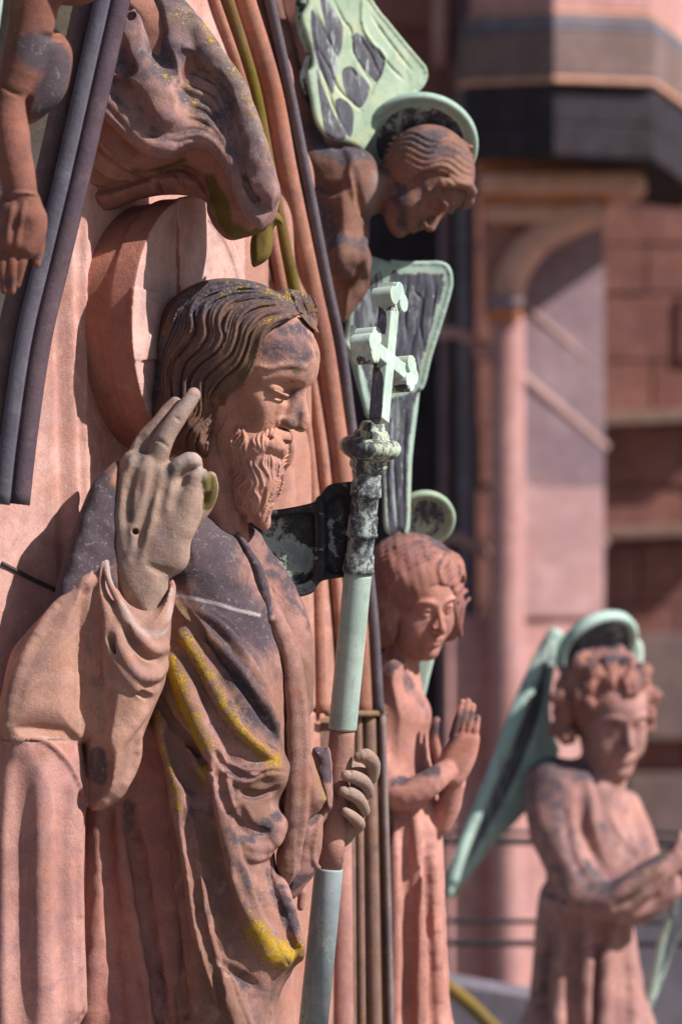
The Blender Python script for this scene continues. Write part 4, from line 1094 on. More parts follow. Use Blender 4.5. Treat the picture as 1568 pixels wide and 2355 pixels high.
# ================================================================== the niche
if want('wall'):
    T = Thing('niche_wall', 'pink sandstone niche wall behind the bearded statue, framed by leaning roll mouldings', 'wall', 320, 1177, 0.1)
    us = np.linspace(0, 1, 300); z_ = np.arange(-1420, 1420, 8.0)
    EDGE = [(-60, 600), (0, 618), (200, 662), (400, 702), (650, 750), (800, 782), (950, 802), (1100, 820), (1400, 854), (1640, 870), (2440, 900)]
    smax = []
    for z in z_:
        y = 1177.5-z
        for _ in range(4):
            p = on_wall(np.interp(y, [e[0] for e in EDGE], [e[1] for e in EDGE]), y); y = 1177.5-z/(1+p[1]/(CAM_D*1000))
        smax.append((p-W0)@WD)
    smax = np.array(smax)
    S = -760+us[:, None]*(smax[None]+760); Zz = np.broadcast_to(z_[None], S.shape)
    base = W0[None, None]+S[..., None]*WD; base[..., 2] = Zz
    # the wall turns outwards left of the halo
    S0 = -285.0; D2 = np.array([0.80, 0.60, 0.0])
    bend = W0[None, None]+S0*WD+(S[..., None]-S0)*D2; bend[..., 2] = Zz
    wgt = 1/(1+np.exp((S-S0)/18)); base = base*(1-wgt[..., None])+bend*wgt[..., None]
    kk = 1+base[..., 1]/(CAM_D*1000); PX = 784+base[..., 0]/kk; PY = 1177.5-base[..., 2]/kk
    g_ = lambda c, w, a: a*np.exp(-((PX-c)/w)**2)
    off = g_(165+0.02*(PY-700), 9, 9)-g_(140+0.02*(PY-700), 9, 7)+g_(195-0.0*PY, 5, 12)+g_(90, 60, -14)
    off += g_(655, 16, 22)-g_(632, 8, 14)+g_(700, 14, 20)
    gro = PX < -9999
    ln2 = np.abs(PY-1632-(PX-690)*0.02); gro2 = (ln2 < 5) & (PX > 640); off = off-np.where(gro2, 10, 0)
    off += 3*np.sin(S/83+Zz/310)+2*np.sin(S/37-Zz/200+1)
    V = base+WN*off[..., None]
    n0, n1 = S.shape; idx = np.arange(n0*n1).reshape(n0, n1)
    Q = np.stack([idx[:-1, :-1], idx[1:, :-1], idx[1:, 1:], idx[:-1, 1:]], -1).reshape(-1, 4)[:, ::-1]
    soot_shade = np.where(gro, 1.0, 0)+0.25*np.clip((PX-560)/60, 0, 1)*np.clip((1150-PY)/900, 0, 1)  # wall darkens to the upper right: dimmer light painted in
    # give the wall its thickness
    Vb = V.reshape(-1, 3); bk = Vb-WN*260
    ring = np.concatenate([idx[:, 0], idx[-1, 1:], idx[::-1, -1][1:], idx[0, ::-1][1:]])
    N = len(Vb); side = np.stack([ring[:-1], ring[1:], ring[1:]+N, ring[:-1]+N], 1)
    bq = np.array([[idx[0, 0]+N, idx[-1, 0]+N, idx[-1, -1]+N, idx[0, -1]+N]])
    me = make_mesh('panel', loc(T, np.vstack([Vb, bk])), np.vstack([Q, side, bq]), attrs={'soot_shade': np.r_[soot_shade.ravel(), np.zeros(N)]})
    fixn(me); link('panel', me, M_wall, T); me.materials.append(M_wall_dim)
    pxc = PX.ravel(); lv = np.zeros(len(me.loops), dtype=np.int32); me.loops.foreach_get('vertex_index', lv)
    ls = np.zeros(len(me.polygons), dtype=np.int32); me.polygons.foreach_get('loop_start', ls)
    vi = lv[ls]; me.polygons.foreach_set('material_index', np.where((vi < N) & (pxc[np.clip(vi, 0, N-1)] > 560), 1, 0).astype(np.int32))
    def on_panel(px, py):
        i = np.argmin((PX-px)**2+(PY-py)**2); return V.reshape(-1, 3)[i]
    sweep('mortar_joint', T, [on_panel(x_, 1298+(x_-12)*0.47)+np.array([1, -3, 0]) for x_ in (8, 40, 75, 110, 140)], 5, stone('mortar_dark', (0.05, 0.045, 0.055), (0.08, 0.07, 0.08), 0, 0))
    # leaning roll mouldings on the far side
    def mcurve(tab, off, add=0):
        return [on_wall(x+add, y, off) for y, x in tab]
    tabR = [(-60, 545), (0, 562), (200, 622), (400, 660), (650, 712), (800, 744), (950, 766), (1100, 786), (1400, 818), (1640, 832)]
    tabP = [(-60, 600), (0, 618), (200, 662), (400, 702), (650, 750), (800, 782), (950, 802), (1100, 820), (1400, 854), (1640, 870)]
    tabO = [(-60, 486), (0, 505), (200, 572), (400, 615), (550, 640), (700, 668), (900, 705), (1100, 730), (1400, 745), (1640, 752)]
    fl = lambda w, h: [(-w, 30), (-w, -h), (w, -h), (w, 30)]
    sweep('splay_moulding', T, mcurve(tabR, -8, -16), fl(110, 2), M_mould, smooth=False, up=WN)
    sweep('roll_moulding', T, mcurve(tabR, 14), 27, M_mould)
    sweep('roll_moulding', T, mcurve(tabR, 10, -40), 13, M_mould)
    sweep('roll_moulding', T, mcurve(tabO, 6, -14), 15, M_mould)
    sweep('hollow_moulding', T, mcurve(tabP, 0, -18), fl(54, 4), M_mould_d, smooth=False, up=WN)
    sweep('roll_moulding', T, mcurve(tabP, 6, -20), 14, M_mould_d)
    sweep('fillet_moulding', T, mcurve(tabP, 40, 2), [(-13, -12), (0, -17), (13, -12), (13, 30), (-13, 30)], M_lmould, smooth=False)
    sweep('mossy_moulding', T, mcurve([(y, x-40) for y, x in tabR[:6]], 20), 17, stone('mossy_roll_sandstone', (0.13, 0.10, 0.012), (0.17, 0.095, 0.04), 0.2, 0.2))
    sweep('back_moulding', T, mcurve([(y, x-100) for y, x in tabR[:5]], -10), fl(100, 4), stone('blackened_sandstone', (0.16, 0.07, 0.05), (0.24, 0.11, 0.08), 0.2, 0.5), smooth=False, up=WN)
    # upright shafts under the joint
    tc_ = lambda x0, x1, off: [on_wall(x0, 1642, off), on_wall((x0+x1)/2, 2000, off), on_wall(x1, 2420, off)]
    sweep('splay_moulding', T, tc_(806, 816, 0), fl(170, 2), M_shaft, smooth=False, up=WN)
    sweep('column_shaft', T, tc_(778, 786, 8), 30, M_tunic)
    sweep('column_shaft', T, tc_(822, 832, 14), 11, M_shaft)
    sweep('column_shaft', T, tc_(846, 862, 18), 19, M_shaft)
    sweep('column_shaft', T, tc_(868, 886, 20), 11, M_mould_o)
    sweep('column_shaft', T, tc_(806, 812, 10), 9, M_shaft)
    sweep('fillet_moulding', T, tc_(878, 900, 36), [(-9, -14), (0, -20), (9, -14), (9, 30), (-9, 30)], stone('lichened_fillet_sandstone', (0.17, 0.13, 0.13), (0.24, 0.19, 0.18), 0.1, 0.3), smooth=False)
    sweep('shaft_cap', T, [on_wall(752, 1640, 40), on_wall(830, 1641, 40), on_wall(884, 1641, 40)], 8, M_mould_o)
    # near side: slate-coloured leaning bars
    tl = [(-60, 248), (0, 235), (200, 190), (400, 145), (600, 97), (784, 54), (1000, 22), (1160, 4)]
    lp = [PW(x, y, -420) for y, x in tl]
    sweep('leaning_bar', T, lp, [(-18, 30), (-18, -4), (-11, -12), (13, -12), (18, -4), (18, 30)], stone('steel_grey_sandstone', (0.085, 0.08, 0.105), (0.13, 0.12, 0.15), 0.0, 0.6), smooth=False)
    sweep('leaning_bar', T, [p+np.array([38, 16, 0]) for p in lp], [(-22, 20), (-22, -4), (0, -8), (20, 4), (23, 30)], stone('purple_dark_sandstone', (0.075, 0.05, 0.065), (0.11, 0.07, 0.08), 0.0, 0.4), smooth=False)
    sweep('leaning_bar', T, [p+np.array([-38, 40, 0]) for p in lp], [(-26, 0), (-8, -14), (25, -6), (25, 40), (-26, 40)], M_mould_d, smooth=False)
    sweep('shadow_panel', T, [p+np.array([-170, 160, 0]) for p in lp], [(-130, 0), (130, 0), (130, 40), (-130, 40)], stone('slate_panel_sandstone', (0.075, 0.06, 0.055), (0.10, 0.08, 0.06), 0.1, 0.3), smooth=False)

if want('halo'):
    T = Thing('stone_halo', 'thick pink sandstone halo disc fixed to the wall behind the bearded head', 'halo', 380, 750, 0.0)
    v = Vol(-320, 320, -320, 320, -30, 200, 4)
    X, Y, Z = v.ax[0][:, None, None], v.ax[1][None, :, None], v.ax[2][None, None, :]
    R = np.sqrt(X*X+Z*Z)
    rim = R-(300-0.0*np.abs(Y)); body = np.maximum(rim+np.clip(Y-60, 0, 90)*0.10+np.where(Y > 62, 6, 0), np.abs(Y-75)-75)
    v.d = body.astype(f32)
    # shallow dish between the arms of the cross, raised arms
    dish = np.maximum(R-268, Y-9+0.00006*R*R)
    arms = np.minimum(np.abs(Z+0*X)-(66+0.06*np.abs(X)), np.abs(X)-(60+0.06*np.abs(Z)))
    dishc = np.maximum(dish, -(arms+0*Y))
    v.d = np.maximum(v.d, -dishc).astype(f32)
    v.blend((slice(None),)*3, (np.maximum(np.maximum(arms+0*Y, R-306), np.abs(Y-2)-5)).astype(f32), 3)
    def hx(V):
        a, y, b = V[:, 0], V[:, 1], V[:, 2]
        return np.stack([440+0.432*a-0.902*y, 128+0.902*a+0.432*y, -750+b], 1)
    o = v.emit('disc', T, M_halo, xf=hx)
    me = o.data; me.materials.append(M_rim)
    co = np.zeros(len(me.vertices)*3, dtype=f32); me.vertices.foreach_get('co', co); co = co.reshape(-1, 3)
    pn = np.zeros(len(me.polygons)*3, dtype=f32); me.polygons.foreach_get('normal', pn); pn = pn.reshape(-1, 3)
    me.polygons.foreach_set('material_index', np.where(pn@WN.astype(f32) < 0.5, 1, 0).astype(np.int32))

if want('canopy'):
    T = Thing('leaf_canopy', 'sooty sandstone canopy carved as a drooping curled leaf above the stone halo', 'canopy', 400, 300, 0.0)
    Z1 = lambda pts: zc(pts, 0, 0, 0.5)
    v = Vol(120, 680, -60, 620, -260, 240, 3)
    out = Z1([(420, -100), (700, -100), (850, 0), (960, 150), (1050, 290), (1140, 430), (1205, 600), (1258, 780), (1284, 900), (1270, 980), (1215, 1058), (1130, 1090), (1050, 1100), (985, 1040), (950, 960), (955, 880), (900, 800), (830, 770), (720, 790), (620, 830), (480, 868), (360, 880), (320, 820), (340, 700), (390, 520), (440, 360), (480, 240), (470, 60)])
    v.pillow(out, 30, 128, 110, 0)
    v.pillow(Z1([(330, 850), (480, 850), (640, 800), (800, 760), (930, 800), (960, 920), (900, 900), (780, 890), (640, 910), (470, 970), (380, 900)]), 60, 90, 40, 14)
    v.fix()
    for a_, r_, h_ in [([(395, 530), (450, 640), (530, 730), (640, 800), (740, 790)], 5, 6), ([(360, 640), (420, 740), (500, 810), (620, 830)], 5, 6), ([(340, 750), (420, 835), (500, 855)], 5, 5), ([(960, 820), (975, 930), (1010, 1030)], 6, 5)]:
        v.stroke(Z1(a_), r_, h_, r_*0.8)
    for a_, r_, h_ in [([(375, 520), (430, 650), (520, 755), (620, 815)], 5, 6), ([(700, 830), (730, 860), (735, 900)], 6, 8), ([(800, 790), (830, 820), (840, 870)], 6, 8)]:
        v.stroke(Z1(a_), r_, h_, r_*0.8, cut=True)
    v.wob(0.5, 60, 21)
    v.paint('moss', Z1([(980, 850), (1020, 960), (1060, 1060), (1150, 1080), (1200, 1060)]), 46, 1.0, 0.7)
    v.paint('moss', Z1([(620, 790), (720, 780), (840, 740)]), 26, 0.8, 0.9)
    v.paint('moss', Z1([(520, 800), (600, 830)]), 18, 0.5, 0.9)
    under = v.emit('soffit', T, stone('soffit_sandstone', (0.28, 0.125, 0.09), (0.38, 0.18, 0.13), 0.1, 0.25))
    v = Vol(120, 680, -60, 620, -300, 120, 2.6)
    face = Z1([(420, -100), (700, -100), (850, 0), (960, 150), (1050, 290), (1140, 430), (1205, 600), (1258, 780), (1284, 900), (1272, 980), (1222, 1056), (1195, 1064), (1130, 1015), (1085, 930), (1050, 835), (1000, 745), (935, 700), (870, 702), (790, 738), (720, 738), (640, 706), (560, 640), (480, 560), (395, 465), (440, 360), (480, 240), (470, 60)])
    kw = dict(yp=-0.25, ref=(400, 300))
    v.pillow(face, -62, 62, 20, 0, **kw)
    v.fix()
    gA = Z1([(850, 345), (930, 385), (1000, 430), (1045, 540), (1075, 660), (1095, 780), (1130, 900), (1175, 980)])
    gB = Z1([(720, 712), (800, 706), (880, 672), (950, 676), (1015, 725), (1062, 815), (1096, 910), (1140, 1000)])
    for i_, q in enumerate(guides([gA, gB], 6)): v.stroke(q, 8 if i_ % 2 else 6, 6 if i_ % 2 else 3.5, 3.5, taper=0.12)
    for a_, r_, h_ in [([(430, 420), (540, 500), (620, 600), (700, 670), (790, 690)], 12, 5), ([(420, 470), (530, 570), (620, 660)], 6, 3)]:
        v.stroke(Z1(a_), r_, h_, r_*0.8)
    leaf = Z1([(430, -100), (700, -100), (850, 0), (960, 150), (1050, 290), (1140, 430), (1205, 600), (1258, 780), (1284, 900), (1262, 985), (1242, 985), (1218, 922), (1180, 930), (1142, 860), (1120, 780), (1128, 700), (1095, 600), (1080, 510), (1050, 420), (1000, 350), (945, 352), (915, 300), (865, 255), (832, 268), (850, 330), (846, 400), (812, 420), (830, 470), (832, 555), (795, 600), (740, 585), (700, 520), (660, 450), (600, 405), (520, 380), (425, 345)])
    v.pillow(leaf, -62, 84, 12, 3, **kw)
    v.fix()
    for a_, r_, h_ in [([(900, 130), (990, 260), (1080, 400), (1160, 600), (1215, 790), (1250, 900)], 22, 6), ([(560, 60), (630, 180), (650, 300), (710, 420), (780, 520)], 36, 7), ([(800, 378), (786, 396), (803, 414), (828, 404)], 7, 6), ([(760, 60), (800, 160), (790, 240)], 34, 5)]:
        v.stroke(Z1(a_), r_, h_, r_*0.9)
    for a_, r_, h_ in [([(700, 60), (720, 160), (730, 260), (780, 330)], 18, 5), ([(498, 180), (520, 195), (545, 208)], 9, 14), ([(596, 55), (632, 45), (645, 75), (610, 100)], 9, 14), ([(500, 120), (560, 240), (600, 340)], 14, 4), ([(1130, 860), (1160, 905), (1186, 938)], 6, 8)]:
        v.stroke(Z1(a_), r_, h_, r_*0.9, cut=True)
    v.wob(0.5, 60, 22)
    v.paint('soot_shade', Z1([(700, 60), (820, 200), (760, 260), (640, 320)]), 120, 0.65, 0.9)
    v.paint('soot_shade', Z1([(880, 480), (980, 560), (1060, 700)]), 60, 0.6, 0.9)
    v.paint('soot_shade', Z1([(960, 250), (1060, 400), (1150, 600), (1220, 800)]), 60, 0.75, 0.9)
    v.paint('soot_shade', Z1([(640, 450), (700, 560), (760, 650)]), 26, 0.7, 0.9)  # shade under the raised leaf edge, painted into the colour
    v.paint('lichen', Z1([(820, 120), (920, 200), (1000, 300), (1100, 420), (1180, 600), (1240, 800)]), 44, 0.34, 0.9)
    v.paint('lichen', Z1([(860, 500), (960, 560), (1000, 660)]), 50, 0.26, 0.9)
    v.paint('moss', Z1([(840, 270), (920, 330), (1000, 360)]), 12, 0.7, 0.8)
    v.paint('moss', Z1([(1130, 830), (1180, 920), (1230, 960)]), 14, 0.8, 0.8)
    v.paint('pale', Z1([(900, 150), (1000, 280), (1090, 420), (1180, 640)]), 30, 0.25, 1.0)
    v.emit('carved_face', T, M_canopy)
    # small pendant leaf behind the tip
    v = Vol(560, 670, 460, 630, 60, 180, 2.6)
    v.pillow([(628, 520), (640, 508), (650, 512), (645, 490), (630, 480), (600, 500), (575, 545), (577, 605), (590, 607), (615, 590), (626, 560)], 120, 26, 20, 0)
    v.emit('pendant_leaf', T, stone('mossy_leaf_sandstone', (0.13, 0.09, 0.02), (0.17, 0.12, 0.03), 0.1, 0.2))
ZA = lambda pts: zc(pts, 627.2, 0, 0.375)
Z8 = lambda pts: zc(pts, 823.2, 1078, 0.5421)
Z5 = lambda pts: zc(pts, 529.2, 588, 0.35)

# ================================================================== angel bending from the gable
if want('angel1'):
    T = Thing('angel_statue', 'dark bronzed sandstone angel leaning out face down, with large green copper wings and halo', 'statue', 860, 450, 1.25)
    v = Vol(590, 1120, -60, 780, -200, 230, 2.8)
    # arm running up along the moulding, shoulder, chest
    v.tube([(612, -60, 60), (640, 30, 55), (668, 130, 50), (690, 240, 40), (702, 330, 20)], [20, 20, 20, 24, 34], 0)
    v.tube([(704, 340, 10), (740, 382, -10), (800, 398, -20), (830, 430, 0)], [44, 47, 50, 60], 24)
    v.pillow(ZA([(240, 1130), (330, 1000), (470, 900), (590, 940), (625, 1060), (600, 1300), (590, 1500), (600, 1700), (570, 1800), (520, 1870), (440, 1980), (400, 1900), (360, 1750), (300, 1500)]), 10, 95, 80, 20)
    v.ell((800, 600, -60), (52, 62, 46), 30)
    v.tube([(830, 440, 0), (880, 435, 0), (930, 420, 0)], [52, 46, 52], 24)
    # head: crown to the upper right, face turned down
    U = np.array([0.80, -0.10, 0.50]); U /= np.linalg.norm(U)
    F = np.array([0.40, -0.42, -0.72]); F -= U*(F@U); F /= np.linalg.norm(F); S = np.cross(U, F)
    if S[1] > 0: S = -S
    M = np.array([F, S, U]); O = (972, 418, -10)
    h = head_base(v, O, M, 238, soft=True); face_detail(h, nose=0.9)
    v.fix()
    v.stroke(ZA([(440, 900), (490, 1000), (480, 1120), (520, 1250), (570, 1400), (560, 1550), (590, 1750)]), 8, 6, 10)
    v.stroke(ZA([(500, 1060), (530, 1250), (590, 1400)]), 9, 8, 10, cut=True)
    v.stroke(ZA([(250, 1120), (350, 1170), (450, 1150)]), 12, 14, 12, cut=True)
    v.stroke(ZA([(380, 1760), (470, 1740), (540, 1640)]), 9, 9, 10, cut=True)
    v.stroke(ZA([(430, 1500), (420, 1640), (470, 1700)]), 12, 6, 14)
    v.wob(1.0, 60, 31)
    v.paint('soot_shade', ZA([(300, 900), (450, 950), (560, 960)]), 50, 0.7, 0.9)
    v.paint('soot_shade', ZA([(260, 1200), (320, 1350), (360, 1500)]), 50, 0.9, 0.8)
    v.paint('soot_shade', ZA([(700, 1150), (900, 1200), (1100, 1150)]), 70, 0.4, 1.0)
    v.paint('soot_shade', ZA([(780, 1080), (790, 1250), (790, 1380)]), 24, 0.9, 0.7)  # cast shadow down the cheek, painted as a dark stripe
    v.paint('soot_shade', ZA([(560, 1400), (570, 1600)]), 20, 0.5, 0.9)
    v.paint('pale', ZA([(640, 1100), (610, 1250), (620, 1350)]), 26, 0.35, 0.9)
    v.emit('body', T, M_ang1)
    v = Vol(830, 1110, 270, 500, -150, 170, 2.4)
    h = Fr(v, O, M, 238)
    h.ell((-0.06, 0, 0.12), (0.47, 0.39, 0.42), 0)
    h.ell((0.50, 0, -0.02), (0.45, 0.9, 0.36), 0.05, True)
    h.tube([(0.31, -0.1, 0.31), (0.34, -0.18, 0.27), (0.34, -0.24, 0.20)], [0.06, 0.065, 0.04], 0.05)
    h.tube([(0.30, 0.30, 0.18), (0.33, 0.10, 0.35), (0.34, -0.08, 0.36)], [0.045, 0.05, 0.045], 0.05)
    v.fix()
    for j in range(10):
        y0 = 312+j*12.5; a = []
        for i in range(14):
            x = 872+i*16.5; t = i/13
            a.append((x, y0+22*t*t+j*3.0*t+8.5*math.sin(i*1.05+j*0.35)))
        v.stroke(a, 5.0, 4.6, 3, step=5, taper=0.4)
    v.paint('soot_shade', [(900, 320), (980, 330), (1040, 360)], 60, 0.5, 0.9)
    v.emit('hair', T, stone('bronzed_hair_sandstone', (0.20, 0.105, 0.075), (0.25, 0.13, 0.09), 0.4, 0.35))
    # copper halo, seen from below
    lathe2('halo', T, [(0.1, 12), (60, 9), (98, 3), (106, -1), (112, 3), (120, -6), (129, -10), (134, -2), (134, 8), (124, 20), (90, 26), (0.1, 30)], (966, 330, 40), (0.02, 0.80, 0.52), C_wing2, soot_shade=(100, 0.45, -0.2))
    # raised wing
    v = Vol(670, 1000, -70, 360, -140, 160, 2.4)
    w1 = ZA([(205, -150), (205, 30), (170, 120), (200, 230), (235, 330), (235, 420), (205, 470), (230, 620), (260, 760), (330, 850), (470, 890), (548, 918), (600, 830), (690, 690), (800, 620), (890, 550), (940, 480), (945, 410), (910, 360), (800, 240), (700, 120), (640, 50), (560, -60), (520, -150)])
    v.pillow(w1, 0, 13, 13, 0, yx=0.5, yp=-0.1)
    v.fix()
    v.stroke(ZA([(548, 915), (600, 830), (690, 690), (800, 612), (885, 548), (935, 475), (935, 410), (905, 370), (800, 250), (700, 130), (640, 60), (560, -60)]), 5.5, 5, 5, taper=0)
    v.stroke(ZA([(560, -100), (545, 80), (560, 180), (610, 260), (690, 360), (640, 520), (560, 680)]), 4, 4, 4)
    for a in ([(600, 80), (680, 200), (780, 330), (860, 430)], [(640, 300), (720, 400), (800, 480)], [(480, 420), (520, 480)], [(530, 230), (600, 330), (650, 450)], [(250, 60), (330, 220), (400, 370)], [(360, -20), (430, 120), (480, 190), (500, 330), (610, 520)], [(240, 80), (270, 330), (330, 520), (380, 680), (460, 830)], [(270, 300), (350, 430), (410, 560), (540, 680)]):
        v.stroke(ZA(a), 3.2, 4.5, 3, cut=True)
    for pl, amt in [([(490, 220), (530, 205), (600, 260), (690, 370), (640, 510), (560, 430), (490, 330)], 1.0), ([(425, 430), (480, 405), (540, 460), (600, 540), (540, 670), (460, 610), (425, 520)], 1.0),
                    ([(240, 60), (300, 150), (370, 300), (400, 420), (370, 590), (310, 500), (260, 380), (225, 170)], 0.75), ([(280, -20), (350, 30), (430, 160), (420, 320), (390, 360), (330, 220)], 0.7),
                    ([(380, 620), (440, 610), (500, 690), (480, 860), (400, 760)], 0.7), ([(260, 400), (320, 560), (380, 700), (450, 860), (330, 850), (290, 700)], 0.75)]:
        ppoly(v, 'dark', ZA(pl), amt, 5)
    v.emit('wing', T, C_wing, chans=('dark', 'pale'))
    v = Vol(670, 745, -70, 360, -60, 190, 2.6)
    v.tube([(700, -50, 40), (692, 40, 42), (706, 110, 40)], [14, 14, 8], 3); v.tube([(712, 130, 36), (700, 190, 38), (712, 260, 36), (735, 300, 30)], [10, 15, 13, 10], 3)
    v.emit('wing_edge', T, copper('dark_wing_patina', bias=0.35, green=(0.12, 0.2, 0.13), dark=(0.014, 0.016, 0.016)), chans=('dark', 'pale'))
    # lowered wing
    v = Vol(770, 1060, 560, 1250, -160, 200, 2.6)
    w2 = Z5([(800, -60), (935, 0), (1060, 38), (1150, 46), (1280, 42), (1380, 38), (1440, 70), (1462, 140), (1450, 240), (1380, 470), (1320, 660), (1280, 820), (1250, 880), (1235, 1000), (1200, 1300), (1190, 1500), (1185, 1700), (1180, 1800), (1150, 1840), (1105, 1810), (1060, 1838), (1010, 1780), (1000, 1500), (960, 1200), (900, 1060), (840, 880), (790, 700), (740, 580), (760, 460)])
    v.pillow(w2, 40, 13, 13, 0, yx=0.2)
    v.fix()
    v.stroke(Z5([(1060, 38), (1150, 48), (1280, 46), (1380, 46), (1432, 76), (1450, 150), (1438, 240), (1370, 470), (1310, 660), (1272, 820), (1250, 868)]), 6, 6, 5, taper=0)
    v.stroke(Z5([(740, 560), (790, 610), (830, 640), (850, 800), (880, 950), (900, 1050)]), 6, 6, 5)
    for a in ([(1040, 1000), (1030, 1400), (1040, 1780)], [(1160, 950), (1140, 1300), (1140, 1780)], [(1350, 160), (1330, 380), (1280, 560)], [(1230, 150), (1215, 230), (1260, 290), (1250, 420), (1200, 560), (1180, 700)], [(1290, 180), (1250, 420), (1280, 640)], [(1090, 900), (1070, 1200), (1080, 1500), (1100, 1800)], [(1165, 120), (1150, 380), (1160, 560)]):
        v.stroke(Z5(a), 3, 4, 3, cut=True)
    ppoly(v, 'dark', Z5([(1040, 90), (1150, 90), (1300, 90), (1400, 90), (1418, 150), (1405, 260), (1340, 500), (1280, 700), (1230, 850), (1080, 900), (980, 500)]), 0.55, 16)
    ppoly(v, 'dark', Z5([(900, 1000), (1240, 870), (1220, 1000), (1190, 1300), (1175, 1800), (1030, 1810), (985, 1200)]), 0.5, 10)
    ppoly(v, 'dark', Z5([(760, 480), (1000, 80), (1000, 900), (930, 1000), (850, 760)]), 0.5, 10)
    v.emit('wing', T, C_wing2, chans=('dark', 'pale'))

# ================================================================== praying angel
def curls(v, pts, r, h):
    for p in pts: v.ell((p[0], p[1], p[2]), (p[3], p[3]*0.8, p[3]), h)
if want('angel2'):
    T = Thing('angel_statue', 'pink sandstone angel in a long gown with palms pressed together in prayer', 'statue', 960, 1900, 1.45)
    O, M = frame((952, 1368, 0), 55, 19, roll=-6)
    v = Vol(830, 1110, 1240, 2440, -190, 200, 3.0)
    v.pillow([(868, 1520), (900, 1500), (942, 1512), (952, 1550), (985, 1615), (992, 1655), (984, 1700), (996, 1780), (1016, 1900), (1024, 2100), (1034, 2300), (1046, 2480), (800, 2480), (840, 2000), (846, 1700), (850, 1560)], 20, 120, 90, 0)
    v.tube([(930, 1440, 10), (925, 1500, 10), (915, 1560, 20)], [38, 36, 52], 20)
    v.tube([(872, 1640, -40), (868, 1740, -70), (896, 1808, -100)], [46, 44, 40], 20)
    v.tube([(880, 1815, -100), (930, 1822, -120), (985, 1795, -120), (1026, 1768, -100)], [38, 36, 31, 24], 12)
    v.tube([(1012, 1890, -30), (1030, 1850, -50), (1046, 1800, -70)], [30, 28, 22], 12)
    # hands
    v.pillow(Z8([(345, 1310), (340, 1250), (370, 1170), (410, 1115), (500, 1110), (508, 1170), (480, 1260), (420, 1340)]), -92, 18, 18, 6)
    v.pillow(Z8([(360, 1330), (350, 1250), (380, 1170), (420, 1115), (505, 1110), (500, 1200), (460, 1300), (410, 1360)]), -62, 18, 18, 6)
    for i, (bx, by, tx, ty) in enumerate([(400, 1130, 438, 985), (428, 1130, 462, 983), (456, 1130, 484, 1002), (482, 1140, 504, 1050)]):
        for dy_ in (0, 28):
            v.tube([Z8([(bx, by)])[0]+(-94+dy_,), Z8([((bx+tx)/2, (by+ty)/2)])[0]+(-100+dy_,), Z8([(tx, ty)])[0]+(-94+dy_,)], [9.5, 9, 7], 2)
    v.tube([Z8([(345, 1240)])[0]+(-84,), Z8([(328, 1160)])[0]+(-84,), Z8([(330, 1062)])[0]+(-74,)], [14, 12.5, 10], 6)
    h = head_base(v, O, M, 258, soft=True); face_detail(h, nose=0.85)
    v.fix()
    for a, r_, h_ in [([(905, 1900), (910, 2100), (905, 2400)], 14, 12), ([(950, 1860), (962, 2050), (960, 2400)], 12, 12), ([(985, 1900), (1000, 2050), (1010, 2300), (1016, 2400)], 12, 10), ([(880, 1880), (875, 2100), (870, 2400)], 12, 10), ([(1000, 2060), (975, 2200), (978, 2400)], 9, 9)]:
        v.stroke(a, r_, h_, r_*1.5)
    for a, r_, h_ in [([(930, 1880), (936, 2100), (935, 2400)], 12, 13), ([(975, 1980), (985, 2150), (990, 2400)], 9, 11), ([(893, 1900), (890, 2400)], 8, 9), ([(958, 2000), (946, 2200), (942, 2400)], 7, 8)]:
        v.stroke(a, r_, h_, r_*1.5, cut=True)
    v.wob(0.9, 60, 41)
    v.paint('soot_shade', Z8([(395, 1120), (430, 1050), (480, 1040), (330, 1100)]), 34, 0.75, 0.8)
    v.paint('soot_shade', Z8([(140, 1330), (220, 1290), (320, 1270)]), 22, 0.5, 0.9)
    v.paint('soot_shade', Z8([(150, 880), (230, 920), (290, 1020), (300, 1080)]), 50, 0.55, 1.0)
    v.paint('moss', Z8([(140, 1420), (230, 1410), (320, 1370)]), 16, 0.55, 0.9)
    v.emit('body', T, M_ang)
    v = Vol(830, 1085, 1200, 1500, -170, 170, 2.6)
    h = Fr(v, O, M, 258)
    h.ell((-0.06, 0, 0.12), (0.47, 0.42, 0.42), 0)
    h.ell((0.02, 0.32, -0.20), (0.20, 0.12, 0.26), 0.08); h.ell((0.06, -0.34, -0.16), (0.20, 0.12, 0.30), 0.08)
    h.ell((0.55, 0, -0.14), (0.42, 0.27, 0.40), 0.05, True)
    v.fix()
    for j in range(7):
        for sgn in (1, -1):
            a = []
            for i in range(16):
                t = i/15; ang = t*2.7
                a_f = 0.38-0.25*t-0.05*j*0.6+0.03*math.sin(i*1.3+j)
                a_s = sgn*(0.02+0.42*math.sin(min(ang, 1.5))+0.012*math.sin(i*1.4+j*0.9))
                a_u = 0.46-0.75*t*t-0.1*t+0.02*math.sin(i*1.2)-0.008*j
                P_ = h.pp((a_f-0.05*j, a_s, a_u+0.05*(1-t)))
                a.append((P_[0], P_[1]))
            v.stroke(a, 5.5, 4.2, 4.5, step=6, taper=0.1)
    curls(v, [(1046, 1300, -10, 20), (1044, 1345, 0, 20), (1034, 1385, 10, 20), (880, 1430, -50, 24), (872, 1390, -60, 26)], 0, 14)
    v.wob(1.0, 30, 42)
    v.paint('soot_shade', [(1020, 1265), (1000, 1250)], 26, 0.7, 0.8)
    v.emit('hair', T, M_anghair)
    lathe2('halo', T, [(0.1, 10), (48, 6), (54, 1), (60, -6), (68, -9), (74, -2), (73, 8), (60, 16), (0.1, 20)], (975, 1196, 60), (-0.12, 0.86, 0.42), C_wing, soot_shade=(52, 0.35, -0.25))
    v = Vol(920, 1015, 1430, 1620, 60, 190, 2.6)
